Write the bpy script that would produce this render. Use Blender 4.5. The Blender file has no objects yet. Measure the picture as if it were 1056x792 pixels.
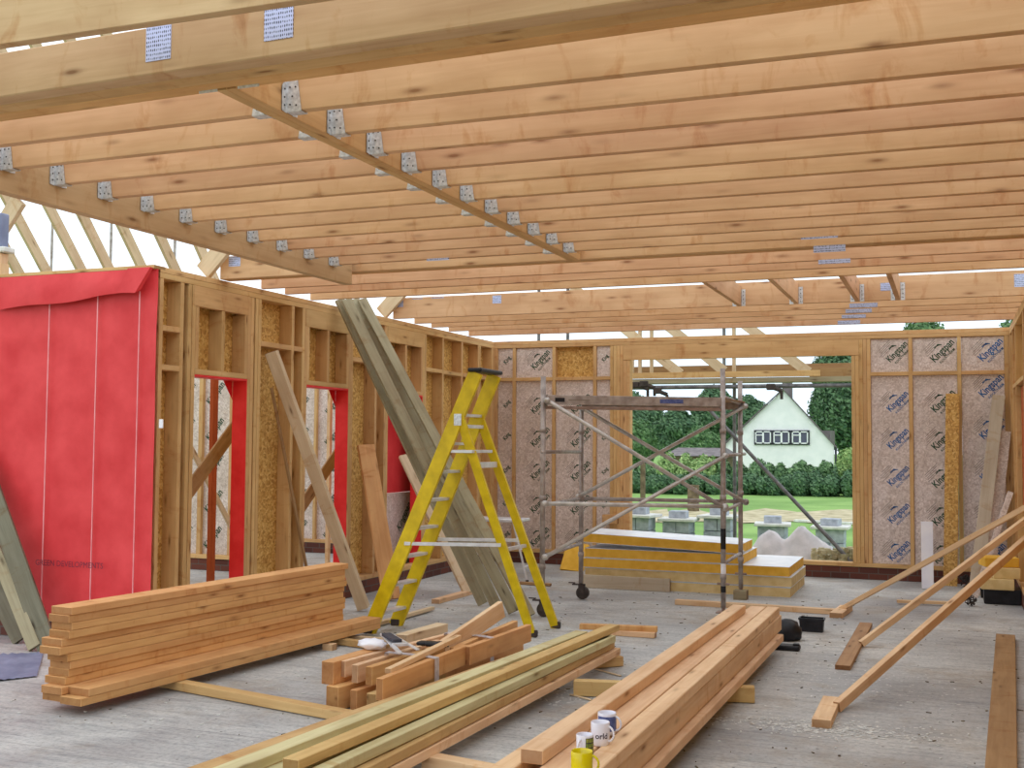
import bpy, bmesh, math, random
from mathutils import Vector, Matrix, Quaternion
random.seed(7)
C = bpy.context.scene.collection
PI = math.pi
# ------------------------------------------------------------------ camera model (1056 x 792 frame)
F = 1157.84
YA, PT, RO = .372728, -.0521583, .00685809
H = 1.65
def _cm():
    cy, sy, cp, sp, cr, sr = math.cos(YA), math.sin(YA), math.cos(PT), math.sin(PT), math.cos(RO), math.sin(RO)
    return Matrix(((cr, -sr, 0), (sr, cr, 0), (0, 0, 1))) @ Matrix(((1, 0, 0), (0, cp, -sp), (0, sp, cp))) @ Matrix(((cy, 0, sy), (0, 1, 0), (-sy, 0, cy)))
CM = _cm()
def at(x, y, ax, v):
    """point of the place seen at (x, y), on the plane ax = v (surveying the photograph)"""
    d = CM.transposed() @ Vector(((x - 528) / F, (y - 396) / F, 1))
    d = Vector((d[0], d[2], -d[1])); o = Vector((0, 0, H)); i = 'xyz'.index(ax)
    return o + d * ((v - o[i]) / d[i])
V = Vector
# ------------------------------------------------------------------ object helpers
W = {}
def tag(o, label=None, cat=None, group=None, kind=None):
    if label: o['label'] = label
    if cat: o['category'] = cat
    if group: o['group'] = group
    if kind: o['kind'] = kind
    return o
def link(o, world, parent=None):
    C.objects.link(o)
    W[o.name] = world
    if parent is not None:
        o.parent = parent
        o.matrix_basis = W[parent.name].inverted() @ world
    else:
        o.matrix_basis = world
    return o
def empty(name, loc, rz=0, parent=None):
    o = bpy.data.objects.new(name, None); o.empty_display_size = .1
    return link(o, Matrix.Translation(V(loc)) @ Matrix.Rotation(rz, 4, 'Z'), parent)
def obj(name, bm, mat, parent=None, world=None, smooth=False):
    me = bpy.data.meshes.new(name)
    bmesh.ops.recalc_face_normals(bm, faces=bm.faces[:])
    bm.to_mesh(me); bm.free()
    for m in (mat if isinstance(mat, (list, tuple)) else [mat]): me.materials.append(m)
    if smooth:
        for p in me.polygons: p.use_smooth = True
    o = bpy.data.objects.new(name, me)
    return link(o, world or Matrix.Identity(4), parent)
def frame(A, B, up=V((0, 0, 1))):
    A = V(A); B = V(B); x = (B - A).normalized(); up = V(up)
    y = up.cross(x)
    if y.length < 1e-4: y = V((0, 1, 0)).cross(x)
    y.normalize(); z = x.cross(y)
    return Matrix(((x[0], y[0], z[0], 0), (x[1], y[1], z[1], 0), (x[2], y[2], z[2], 0), (0, 0, 0, 1)))
def addbox(bm, c, s, M=None, mi=0, bev=0):
    r = bmesh.ops.create_cube(bm, size=1)
    vs = r['verts']
    T = Matrix.Translation(V(c)) @ Matrix.Diagonal((s[0], s[1], s[2], 1))
    if M is not None: T = M @ T
    bmesh.ops.transform(bm, matrix=T, verts=vs)
    fs = set(f for v in vs for f in v.link_faces)
    for f in fs: f.material_index = mi
    if bev:
        es = list(set(e for v in vs for e in v.link_edges))
        bmesh.ops.bevel(bm, geom=es, offset=bev, segments=1, affect='EDGES')
    return vs
def addcyl(bm, A, B, r, r2=None, n=12, mi=0, caps=True):
    A = V(A); B = V(B); L = (B - A).length
    if L < 1e-6: return
    M = frame(A, B); M.translation = (A + B) / 2
    T = M @ Matrix.Rotation(PI / 2, 4, 'Y')
    r_ = bmesh.ops.create_cone(bm, cap_ends=caps, segments=n, radius1=r, radius2=r if r2 is None else r2, depth=L, matrix=T)
    for v in r_['verts']:
        for f in v.link_faces: f.material_index = mi
def addtube(bm, pts, r, n=10, mi=0):
    for a, b in zip(pts, pts[1:]): addcyl(bm, a, b, r, n=n, mi=mi)
    for p in pts[1:-1]:
        s = bmesh.ops.create_uvsphere(bm, u_segments=n, v_segments=6, radius=r, matrix=Matrix.Translation(V(p)))
        for v in s['verts']:
            for f in v.link_faces: f.material_index = mi
def quad(bm, pts, mi=0):
    f = bm.faces.new([bm.verts.new(V(p)) for p in pts]); f.material_index = mi; return f
def beam(name, A, B, w, h, mat, up=(0, 0, 1), parent=None, oy=0, oz=0, bev=.002, world_off=None, cut=0):
    """timber from A to B: w across, h along 'up'; oy/oz shift the section in units of w/h"""
    A = V(A); B = V(B); M = frame(A, B, up); L = (B - A).length
    c = (A + B) / 2 + M.to_3x3() @ V((0, oy * w, oz * h))
    M.translation = c
    bm = bmesh.new()
    vs = addbox(bm, (0, 0, 0), (L, w, h))
    if cut:
        for v in vs:
            if v.co.x > 0 and v.co.z < 0: v.co.x -= cut
            if v.co.x < 0 and v.co.z < 0: v.co.x += cut
    if bev: bmesh.ops.bevel(bm, geom=bm.edges[:], offset=min(bev, w / 4, h / 4), segments=1, affect='EDGES')
    return obj(name, bm, mat, parent, M)
def abox(name, lo, hi, mat, parent=None, bev=.002, axis='x'):
    """axis-aligned timber/box; local X runs along 'axis' so that the grain follows it"""
    lo = V(lo); hi = V(hi); c = (lo + hi) / 2; s = hi - lo
    i = 'xyz'.index(axis)
    d = V((0, 0, 0)); d[i] = s[i] / 2
    A = c - d; B = c + d
    if axis == 'x': return beam(name, A, B, s[1], s[2], mat, (0, 0, 1), parent, bev=bev)
    if axis == 'y': return beam(name, A, B, s[0], s[2], mat, (0, 0, 1), parent, bev=bev)
    return beam(name, A, B, s[1], s[0], mat, (1, 0, 0), parent, bev=bev)
def copy_tree(o, world, parent=None):
    c = o.copy(); C.objects.link(c); W[c.name] = world
    c.parent = parent
    c.matrix_basis = (W[parent.name].inverted() @ world) if parent else world
    for ch in list(o.children):
        rel = W[o.name].inverted() @ W[ch.name]
        copy_tree(ch, world @ rel, c)
    return c
# ------------------------------------------------------------------ materials
def s2l(c):
    return tuple(((x / 255) / 12.92 if x / 255 <= .04045 else ((x / 255 + .055) / 1.055) ** 2.4) for x in c) + (1,)
def newmat(name, rough=.6, metal=0, spec=.3):
    m = bpy.data.materials.new(name); m.use_nodes = True
    nt = m.node_tree; b = nt.nodes['Principled BSDF']
    b.inputs['Roughness'].default_value = rough; b.inputs['Metallic'].default_value = metal
    b.inputs['Specular IOR Level'].default_value = spec
    return m, nt, b
def N(nt, t, **k):
    n = nt.nodes.new(t)
    for a, v in k.items():
        if a in n.inputs: n.inputs[a].default_value = v
        else: setattr(n, a, v)
    return n
def ramp(nt, fac, stops):
    r = nt.nodes.new('ShaderNodeValToRGB'); cr = r.color_ramp
    while len(cr.elements) < len(stops): cr.elements.new(.5)
    for e, (p, c) in zip(cr.elements, stops): e.position = p; e.color = c
    nt.links.new(fac, r.inputs[0]); return r.outputs[0]
def mixc(nt, fac, a, b, mode='MIX'):
    m = nt.nodes.new('ShaderNodeMix'); m.data_type = 'RGBA'; m.blend_type = mode
    for s, v in ((m.inputs[0], fac), (m.inputs[6], a), (m.inputs[7], b)):
        if hasattr(v, 'is_linked') or hasattr(v, 'links'): nt.links.new(v, s)
        else: s.default_value = v
    return m.outputs[2]
def math_(nt, op, a, b=0, c=None):
    m = nt.nodes.new('ShaderNodeMath'); m.operation = op
    for i, v in enumerate((a, b, c)):
        if v is None: continue
        if hasattr(v, 'links'): nt.links.new(v, m.inputs[i])
        else: m.inputs[i].default_value = v
    return m.outputs[0]
def wood(name, light, dark, var=.25, knots=True, rough=.65, grain=1.0, kn=None):
    m, nt, b = newmat(name, rough, 0, .2); L = nt.links.new
    tc = N(nt, 'ShaderNodeTexCoord'); oi = N(nt, 'ShaderNodeObjectInfo')
    off = N(nt, 'ShaderNodeCombineXYZ')
    L(math_(nt, 'MULTIPLY', oi.outputs['Random'], 37.3), off.inputs[0]); L(math_(nt, 'MULTIPLY', oi.outputs['Random'], 11.7), off.inputs[1]); L(math_(nt, 'MULTIPLY', oi.outputs['Random'], 23.1), off.inputs[2])
    add = N(nt, 'ShaderNodeVectorMath', operation='ADD'); L(tc.outputs['Object'], add.inputs[0]); L(off.outputs[0], add.inputs[1])
    mp = N(nt, 'ShaderNodeMapping'); mp.inputs['Scale'].default_value = (.9, 16 * grain, 16 * grain); L(add.outputs[0], mp.inputs[0])
    n1 = N(nt, 'ShaderNodeTexNoise', Scale=1.6, Detail=5.0, Roughness=.6, Distortion=.8); L(mp.outputs[0], n1.inputs['Vector'])
    mp2 = N(nt, 'ShaderNodeMapping'); mp2.inputs['Scale'].default_value = (2.2, 5, 5); L(add.outputs[0], mp2.inputs[0])
    n2 = N(nt, 'ShaderNodeTexNoise', Scale=1.0, Detail=3.0); L(mp2.outputs[0], n2.inputs['Vector'])
    col = ramp(nt, n1.outputs['Fac'], [(.25, tuple((a * .35 + c * .65) for a, c in zip(light, dark))), (.5, tuple((a * .7 + c * .3) for a, c in zip(light, dark))), (.75, light)])
    blotch = ramp(nt, n2.outputs['Fac'], [(.38, (.82, .74, .68, 1)), (.62, (1.06, 1.06, 1.06, 1))])
    col = mixc(nt, .55, col, blotch, 'MULTIPLY')
    mp4 = N(nt, 'ShaderNodeMapping'); mp4.inputs['Scale'].default_value = (8, 3.2, 3.2); L(add.outputs[0], mp4.inputs[0])
    n4 = N(nt, 'ShaderNodeTexNoise', Scale=1.0, Detail=5.0, Roughness=.65, Distortion=.6); L(mp4.outputs[0], n4.inputs['Vector'])
    col = mixc(nt, .8, col, ramp(nt, n4.outputs['Fac'], [(.56, (1, 1, 1, 1)), (.68, (.86, .72, .6, 1)), (.74, (.72, .54, .42, 1))]), 'MULTIPLY')
    if knots:
        mp3 = N(nt, 'ShaderNodeMapping'); mp3.inputs['Scale'].default_value = (2.6, 10, 10); L(add.outputs[0], mp3.inputs[0])
        vo = N(nt, 'ShaderNodeTexVoronoi', Scale=1.0, Randomness=1.0); L(mp3.outputs[0], vo.inputs['Vector'])
        kf = ramp(nt, vo.outputs['Distance'], [(.05, (.9, .9, .9, 1)), (.10, (.45, .45, .45, 1)), (.17, (.12, .12, .12, 1)), (.24, (0, 0, 0, 1))])
        kc = kn or (dark[0] * .45, dark[1] * .36, dark[2] * .3, 1)
        col = mixc(nt, kf, col, kc)
    # end grain is darker than the planed faces
    ge = N(nt, 'ShaderNodeNewGeometry'); vt = N(nt, 'ShaderNodeVectorTransform', vector_type='NORMAL', convert_from='WORLD', convert_to='OBJECT'); L(ge.outputs['True Normal'], vt.inputs[0])
    sx = N(nt, 'ShaderNodeSeparateXYZ'); L(vt.outputs[0], sx.inputs[0])
    col = mixc(nt, math_(nt, 'MULTIPLY', math_(nt, 'GREATER_THAN', math_(nt, 'ABSOLUTE', sx.outputs[0]), .8), .85), col, mixc(nt, 1.0, col, (.5, .42, .36, 1), 'MULTIPLY'))
    # per-piece value and hue
    hs = N(nt, 'ShaderNodeHueSaturation'); L(col, hs.inputs['Color'])
    L(math_(nt, 'MULTIPLY_ADD', oi.outputs['Random'], var, 1 - var / 2), hs.inputs['Value'])
    r2 = math_(nt, 'FRACT', math_(nt, 'MULTIPLY', oi.outputs['Random'], 7.13))
    L(math_(nt, 'MULTIPLY_ADD', r2, .010, .495), hs.inputs['Hue'])
    L(hs.outputs[0], b.inputs['Base Color'])
    bp = N(nt, 'ShaderNodeBump', Strength=.15, Distance=.004); L(n1.outputs['Fac'], bp.inputs['Height']); L(bp.outputs[0], b.inputs['Normal'])
    return m
def noisy(name, c1, c2, scale=5, rough=.6, metal=0, detail=4, bump=0, spec=.3, dist=.01, coord='Object'):
    m, nt, b = newmat(name, rough, metal, spec); L = nt.links.new
    tc = N(nt, 'ShaderNodeTexCoord')
    n1 = N(nt, 'ShaderNodeTexNoise', Scale=float(scale), Detail=float(detail)); L(tc.outputs[coord], n1.inputs['Vector'])
    L(ramp(nt, n1.outputs['Fac'], [(.35, c1), (.65, c2)]), b.inputs['Base Color'])
    if bump:
        bp = N(nt, 'ShaderNodeBump', Strength=bump, Distance=dist); L(n1.outputs['Fac'], bp.inputs['Height']); L(bp.outputs[0], b.inputs['Normal'])
    return m
M = {}
M['joist'] = wood('pine_joist', s2l((226, 186, 144)), s2l((204, 154, 112)), .12)
M['stud'] = wood('pine_stud', s2l((220, 182, 130)), s2l((192, 146, 92)), .12)
M['orange'] = wood('fir_orange', s2l((228, 180, 124)), s2l((202, 144, 90)), .12)
M['pink'] = wood('fir_pink', s2l((238, 206, 168)), s2l((212, 166, 120)), .1)
M['green'] = wood('treated_green', s2l((216, 208, 166)), s2l((184, 170, 118)), .1)
M['honey'] = wood('treated_honey', s2l((214, 182, 128)), s2l((182, 142, 86)), .14)
M['grey_dark'] = wood('weathered_dark', s2l((138, 134, 114)), s2l((88, 84, 68)), .2)
M['grey'] = wood('weathered_grey', s2l((182, 172, 142)), s2l((124, 114, 88)), .2)
M['brown'] = wood('board_brown', s2l((182, 146, 104)), s2l((140, 104, 68)), .15)
M['red_wood'] = wood('stained_red', s2l((192, 96, 52)), s2l((150, 66, 34)), .1)
M['pale'] = wood('pale_batten', s2l((222, 200, 168)), s2l((194, 168, 132)), .1)
M['greyboard'] = wood('grey_plank', s2l((204, 192, 174)), s2l((176, 160, 140)), .06, knots=False)
M['ledger'] = wood('ledger_pine', s2l((216, 184, 144)), s2l((188, 148, 108)), .05)
def osb():
    m, nt, b = newmat('osb', .6); L = nt.links.new
    tc = N(nt, 'ShaderNodeTexCoord')
    n0 = N(nt, 'ShaderNodeTexNoise', Scale=14.0, Detail=2.0); L(tc.outputs['Object'], n0.inputs['Vector'])
    mp = mixc(nt, .06, tc.outputs['Object'], n0.outputs['Color'])
    vo = N(nt, 'ShaderNodeTexVoronoi', Scale=55.0); L(mp, vo.inputs['Vector'])
    se = N(nt, 'ShaderNodeSeparateColor'); L(vo.outputs['Color'], se.inputs[0])
    L(ramp(nt, se.outputs[0], [(0, s2l((172, 124, 62))), (.35, s2l((202, 154, 84))), (.7, s2l((216, 172, 98))), (1, s2l((230, 194, 124)))]), b.inputs['Base Color'])
    return m
M['osb'] = osb()
def foil(name, c1, c2):
    m, nt, b = newmat(name, .42, .2, .5); L = nt.links.new
    tc = N(nt, 'ShaderNodeTexCoord')
    n1 = N(nt, 'ShaderNodeTexNoise', Scale=26.0, Detail=4.0, Distortion=1.5); L(tc.outputs['Object'], n1.inputs['Vector'])
    n2 = N(nt, 'ShaderNodeTexNoise', Scale=2.5, Detail=2.0); L(tc.outputs['Object'], n2.inputs['Vector'])
    c = ramp(nt, n1.outputs['Fac'], [(.35, c1), (.7, c2)])
    L(mixc(nt, .4, c, ramp(nt, n2.outputs['Fac'], [(.4, (.8, .76, .72, 1)), (.6, (1.1, 1.1, 1.15, 1))]), 'MULTIPLY'), b.inputs['Base Color'])
    bp = N(nt, 'ShaderNodeBump', Strength=.5, Distance=.01); L(n1.outputs['Fac'], bp.inputs['Height']); L(bp.outputs[0], b.inputs['Normal'])
    return m
M['foil'] = foil('foil_facing', s2l((196, 178, 170)), s2l((240, 228, 222)))
M['membrane'] = noisy('red_membrane', s2l((212, 48, 54)), s2l((232, 72, 76)), 3, .5, 0, 5, .25, .35, .03)
M['membrane_dark'] = noisy('red_membrane_jamb', s2l((226, 34, 40)), s2l((240, 52, 56)), 6, .45, 0, 3, .2, .4, .02)
M['seam'] = noisy('pink_tape', s2l((236, 150, 156)), s2l((246, 176, 180)), 8, .5)
M['green_ink'] = noisy('green_ink', s2l((32, 62, 44)), s2l((48, 84, 58)), 9, .5)
M['blue_ink'] = noisy('blue_ink', s2l((34, 84, 142)), s2l((52, 108, 170)), 9, .5)
M['grey_ink'] = noisy('grey_ink', s2l((134, 120, 112)), s2l((150, 138, 130)), 9, .5)
M['dark_ink'] = noisy('dark_ink', s2l((40, 38, 60)), s2l((60, 50, 70)), 9, .5)
M['red_ink'] = noisy('maroon_ink', s2l((110, 40, 62)), s2l((140, 50, 70)), 9, .5)
M['galv'] = noisy('galvanised', s2l((196, 200, 204)), s2l((232, 236, 240)), 60, .38, .3, 3, .1)
def perf():
    m, nt, b = newmat('nail_plate', .4, .35); L = nt.links.new
    tc = N(nt, 'ShaderNodeTexCoord')
    mp = N(nt, 'ShaderNodeMapping'); mp.inputs['Scale'].default_value = (110, 110, 60); L(tc.outputs['Object'], mp.inputs[0])
    vo = N(nt, 'ShaderNodeTexVoronoi', Scale=1.0, Randomness=.15); L(mp.outputs[0], vo.inputs['Vector'])
    L(ramp(nt, vo.outputs['Distance'], [(.3, s2l((70, 76, 100))), (.42, s2l((196, 204, 236)))]), b.inputs['Base Color'])
    return m
M['plate'] = perf()
M['hole'] = noisy('nail_head', s2l((40, 38, 40)), s2l((60, 58, 60)), 9, .5)
M['steel'] = noisy('scaffold_steel', s2l((150, 138, 132)), s2l((186, 176, 172)), 14, .45, .25, 5, .15)
M['steel_bright'] = noisy('brace_steel', s2l((186, 180, 176)), s2l((216, 212, 208)), 12, .35, .35, 4, .1)
M['steel_dark'] = noisy('dark_steel', s2l((92, 92, 96)), s2l((126, 124, 126)), 12, .5, .3)
M['steel_rust'] = noisy('rusty_steel', s2l((134, 110, 98)), s2l((164, 142, 132)), 12, .55, .2, 5, .15)
M['alu'] = noisy('aluminium', s2l((206, 206, 210)), s2l((230, 230, 234)), 10, .3, .35)
M['yellow'] = noisy('ladder_yellow', s2l((206, 178, 8)), s2l((230, 202, 20)), 9, .4, 0, 4)
M['black'] = noisy('black_plastic', s2l((22, 22, 26)), s2l((38, 38, 44)), 12, .45)
M['rubber'] = noisy('rubber', s2l((52, 46, 44)), s2l((80, 70, 66)), 12, .7)
M['pir'] = noisy('pir_foam', s2l((222, 168, 54)), s2l((236, 186, 74)), 9, .8, 0, 5, .1)
M['pir_pale'] = noisy('pir_foam_pale', s2l((214, 186, 128)), s2l((230, 206, 152)), 9, .8, 0, 5, .1)
M['white_foil'] = noisy('white_foil', s2l((226, 230, 238)), s2l((244, 246, 250)), 6, .4, .1, 3, .1)
M['block'] = noisy('concrete_block', s2l((150, 156, 170)), s2l((182, 188, 200)), 12, .85, 0, 5, .2)
M['slab'] = noisy('pier_slab', s2l((206, 206, 202)), s2l((226, 226, 222)), 12, .8)
M['tarp'] = noisy('tarp', s2l((196, 192, 196)), s2l((224, 218, 222)), 5, .6, 0, 5, .4, .3, .05)
M['blue_sheet'] = noisy('blue_sheet', s2l((112, 120, 150)), s2l((140, 148, 176)), 5, .5, 0, 4, .3, .4, .02)
M['white_plastic'] = noisy('white_plastic', s2l((232, 232, 244)), s2l((246, 246, 252)), 5, .4)
M['strap'] = noisy('strap', s2l((206, 200, 206)), s2l((236, 230, 236)), 20, .4)
M['ceramic'] = noisy('white_ceramic', s2l((226, 226, 240)), s2l((238, 238, 248)), 5, .15, 0, 2, 0, .5)
M['ceramic_y'] = noisy('yellow_ceramic', s2l((214, 196, 6)), s2l((228, 212, 18)), 5, .15, 0, 2, 0, .5)
M['tea'] = noisy('tea_stain', s2l((110, 80, 50)), s2l((130, 98, 64)), 9, .3)
M['mug_blue'] = noisy('mug_blue', s2l((70, 84, 140)), s2l((104, 116, 170)), 40, .3)
M['mug_green'] = noisy('mug_green', s2l((110, 140, 50)), s2l((170, 170, 80)), 60, .3)
M['render'] = noisy('white_render', s2l((236, 240, 242)), s2l((246, 248, 250)), 2, .8, 0, 5)
M['tile'] = noisy('roof_tile', s2l((98, 92, 96)), s2l((128, 120, 122)), 3, .7)
M['glass'] = noisy('window_glass', s2l((60, 60, 84)), s2l((86, 88, 110)), 1, .15, 0, 2, 0, .6)
M['pvc'] = noisy('window_frame', s2l((236, 240, 244)), s2l((246, 248, 250)), 3, .4)
M['timber_dark'] = noisy('dark_frame', s2l((52, 52, 62)), s2l((70, 70, 80)), 3, .6)
M['sand'] = noisy('bare_soil', s2l((160, 150, 118)), s2l((206, 196, 164)), 2.5, .9, 0, 6, .3, .2, .05)
M['bark'] = noisy('bark', s2l((92, 80, 62)), s2l((128, 114, 90)), 9, .9)
def leafm(name, c1, c2):
    m, nt, b = newmat(name, .6, 0, .2); L = nt.links.new
    ge = N(nt, 'ShaderNodeNewGeometry')
    L(ramp(nt, ge.outputs['Random Per Island'], [(0, c1), (1, c2)]), b.inputs['Base Color'])
    return m
M['leaf'] = leafm('leaf_mid', s2l((66, 102, 66)), s2l((124, 158, 106)))
M['leaf_dark'] = leafm('leaf_dark', s2l((54, 88, 62)), s2l((106, 138, 98)))
M['leaf_light'] = leafm('leaf_light', s2l((104, 142, 82)), s2l((172, 196, 128)))
def grassm():
    m, nt, b = newmat('grass', .9, 0, .1); L = nt.links.new
    tc = N(nt, 'ShaderNodeTexCoord')
    n1 = N(nt, 'ShaderNodeTexNoise', Scale=.35, Detail=6.0); L(tc.outputs['Object'], n1.inputs['Vector'])
    n2 = N(nt, 'ShaderNodeTexNoise', Scale=9.0, Detail=5.0); L(tc.outputs['Object'], n2.inputs['Vector'])
    c = ramp(nt, n1.outputs['Fac'], [(.35, s2l((112, 148, 84))), (.65, s2l((148, 182, 110)))])
    L(mixc(nt, .5, c, ramp(nt, n2.outputs['Fac'], [(.3, (.7, .75, .6, 1)), (.7, (1.1, 1.1, 1, 1))]), 'MULTIPLY'), b.inputs['Base Color'])
    return m
M['grass'] = grassm()
def brickm():
    m, nt, b = newmat('brick_plinth', .8); L = nt.links.new
    tc = N(nt, 'ShaderNodeTexCoord')
    br = N(nt, 'ShaderNodeTexBrick', Scale=1.0); br.inputs['Brick Width'].default_value = .225; br.inputs['Row Height'].default_value = .075; br.inputs['Mortar Size'].default_value = .006
    br.inputs['Color1'].default_value = s2l((112, 64, 52)); br.inputs['Color2'].default_value = s2l((84, 50, 44)); br.inputs['Mortar'].default_value = s2l((96, 84, 78))
    mp = N(nt, 'ShaderNodeMapping'); mp.inputs['Rotation'].default_value = (PI / 2, 0, 0); L(tc.outputs['Object'], mp.inputs[0])
    L(mp.outputs[0], br.inputs['Vector']); L(br.outputs[0], b.inputs['Base Color'])
    return m
M['brick'] = brickm()
def floorm():
    m, nt, b = newmat('slab_floor', .7, 0, .3); L = nt.links.new
    tc = N(nt, 'ShaderNodeTexCoord')
    big = N(nt, 'ShaderNodeTexNoise', Scale=.7, Detail=5.0, Roughness=.6); L(tc.outputs['Object'], big.inputs['Vector'])
    mp = N(nt, 'ShaderNodeMapping'); mp.inputs['Scale'].default_value = (1.2, 7, 1); mp.inputs['Rotation'].default_value = (0, 0, .03); L(tc.outputs['Object'], mp.inputs[0])
    st = N(nt, 'ShaderNodeTexNoise', Scale=2.2, Detail=7.0, Roughness=.7); L(mp.outputs[0], st.inputs['Vector'])
    fine = N(nt, 'ShaderNodeTexNoise', Scale=34.0, Detail=5.0, Roughness=.75); L(tc.outputs['Object'], fine.inputs['Vector'])
    c = ramp(nt, big.outputs['Fac'], [(.35, s2l((156, 156, 158))), (.65, s2l((206, 205, 202)))])
    c = mixc(nt, .68, c, ramp(nt, st.outputs['Fac'], [(.32, (.5, .52, .55, 1)), (.5, (.95, .95, .95, 1)), (.68, (1.1, 1.08, 1.05, 1))]), 'MULTIPLY')
    c = mixc(nt, .55, c, ramp(nt, fine.outputs['Fac'], [(.32, (.4, .4, .4, 1)), (.5, (1, 1, 1, 1)), (.72, (1.3, 1.28, 1.22, 1))]), 'MULTIPLY')
    # brownish sawdust stains
    sp = N(nt, 'ShaderNodeTexNoise', Scale=1.3, Detail=6.0, Roughness=.7); mp5 = N(nt, 'ShaderNodeMapping'); mp5.inputs['Location'].default_value = (4, 3, 1); L(tc.outputs['Object'], mp5.inputs[0]); L(mp5.outputs[0], sp.inputs['Vector'])
    c = mixc(nt, ramp(nt, sp.outputs['Fac'], [(.52, (0, 0, 0, 1)), (.66, (.55, .55, .55, 1))]), c, s2l((150, 134, 116)))
    # dark specks
    vo = N(nt, 'ShaderNodeTexVoronoi', Scale=7.0); L(tc.outputs['Object'], vo.inputs['Vector'])
    c = mixc(nt, ramp(nt, vo.outputs['Distance'], [(.05, (.8, .8, .8, 1)), (.075, (0, 0, 0, 1))]), c, s2l((70, 66, 64)))
    # board joints across the room
    wv = N(nt, 'ShaderNodeSeparateXYZ'); L(tc.outputs['Object'], wv.inputs[0])
    fr = math_(nt, 'FRACT', math_(nt, 'MULTIPLY', math_(nt, 'ADD', wv.outputs[1], math_(nt, 'MULTIPLY', st.outputs['Fac'], .02)), 1.667))
    L(mixc(nt, math_(nt, 'MULTIPLY', math_(nt, 'LESS_THAN', fr, .02), .28), c, s2l((100, 98, 96))), b.inputs['Base Color'])
    L(ramp(nt, big.outputs['Fac'], [(.4, (.45, .45, .45, 1)), (.6, (.8, .8, .8, 1))]), b.inputs['Roughness'])
    bp = N(nt, 'ShaderNodeBump', Strength=.25, Distance=.01); L(fine.outputs['Fac'], bp.inputs['Height']); L(bp.outputs[0], b.inputs['Normal'])
    return m
M['floor'] = floorm()

# ------------------------------------------------------------------ text on surfaces
_tc = {}
def text_mesh(s, bold=True):
    if s in _tc: return _tc[s]
    cu = bpy.data.curves.new('t', 'FONT'); cu.body = s; cu.size = 1; cu.align_x = 'CENTER'; cu.align_y = 'CENTER'; cu.resolution_u = 2; cu.offset = .022 if s != 'GREEN DEVELOPMENTS' else 0
    o = bpy.data.objects.new('t', cu); C.objects.link(o)
    dg = bpy.context.evaluated_depsgraph_get()
    me = bpy.data.meshes.new_from_object(o.evaluated_get(dg))
    bpy.data.objects.remove(o)
    _tc[s] = me; return me
def addtext(bm, s, T, mi=0, bold=0):
    me = text_mesh(s); n = len(bm.verts); nf = len(bm.faces)
    bm.from_mesh(me); bm.verts.ensure_lookup_table(); bm.faces.ensure_lookup_table()
    vs = bm.verts[n:]
    bmesh.ops.transform(bm, matrix=T, verts=vs)
    for f in bm.faces[nf:]: f.material_index = mi

# ================================================================== SETTING
def struct(o): o['kind'] = 'structure'; return o
# floor slab and the ground outside
bm = bmesh.new(); addbox(bm, (-4.5, 4.5, -.15), (12.5, 20.5, .3))
struct(obj('floor', bm, M['floor']))
bm = bmesh.new(); quad(bm, [(-160, -60, -.45), (120, -60, -.45), (120, 260, -.45), (-160, 260, -.45)])
struct(obj('ground', bm, M['grass']))
p0 = at(650, 538, 'z', -.43); p1 = at(885, 538, 'z', -.43); p2 = at(885, 527, 'z', -.43); p3 = at(650, 528, 'z', -.43)
bm = bmesh.new()
ptsf, ptsb = [], []
for i in range(25):
    t = i / 24
    a = p0.lerp(p1, t * 1.5 - .25); b_ = p3.lerp(p2, t * 1.5 - .25)
    ptsf.append(bm.verts.new(a + V((0, random.uniform(-.8, .8), 0)))); ptsb.append(bm.verts.new(b_ + V((0, random.uniform(-1.5, 1.5), .05))))
for i in range(24): bm.faces.new((ptsf[i], ptsf[i + 1], ptsb[i + 1], ptsb[i]))
struct(obj('path', bm, M['sand']))

XL, D = -5.95, 14.53
# ---- left stud wall
wl = struct(empty('wall_left', (XL, 7.4, 0)))
T_ = .14
def lw(name, y0, y1, z0, z1, mat='stud', axis='z', x0=None, x1=None):
    return abox(name, (XL - T_ if x0 is None else x0, y0, z0), (XL if x1 is None else x1, y1, z1), M[mat], wl, axis=axis)
lw('top_plate', 7.38, 14.53, 3.012, 3.057, axis='y'); lw('top_plate', 7.38, 14.53, 2.965, 3.010, axis='y')
OPN = [(7.85, 8.61), (9.62, 10.45), (11.36, 12.25)]
ys = [7.38, 7.645, 7.748, 7.803, 8.612, 8.66, 8.725, 8.775, 9.337, 9.53, 9.577, 10.452, 10.50, 11.04, 11.265, 11.313, 12.252, 12.30, 12.81, 13.40, 13.95, 14.0, 14.44, 14.485]
for y in ys: lw('stud', y, y + .045, .2, 2.963)
segs = [(7.38, 7.85), (8.61, 9.62), (10.45, 11.36), (12.25, 14.53)]
for a, b_ in segs:
    lw('sole_plate', a, b_, .152, .198, axis='y')
for a, b_ in segs + [(11.36, 12.25)]:
    lw('brick_plinth', a, b_, 0, .15, 'brick', 'y')
lw('sole_plate', 11.36, 12.25, .152, .198, axis='y')
for (a, b_), yc in zip(OPN, (8.236, 10.03, 11.80)):
    lw('header', a - .03, b_ + .0, 2.79, 2.963, 'stud', 'y', XL - .05, XL + .004)
    lw('lintel', a, b_, 2.21, 2.255, axis='y')
    lw('cripple_stud', yc - .02, yc + .025, 2.256, 2.789)
    lw('cripple_stud', a, a + .045, 2.256, 2.789)
    lw('cripple_stud', b_ - .045, b_, 2.256, 2.789)
    lw('sheathing_board', a, b_, 2.2, 3.0, 'osb', 'y', XL - T_ - .012, XL - T_ - .001)
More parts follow.
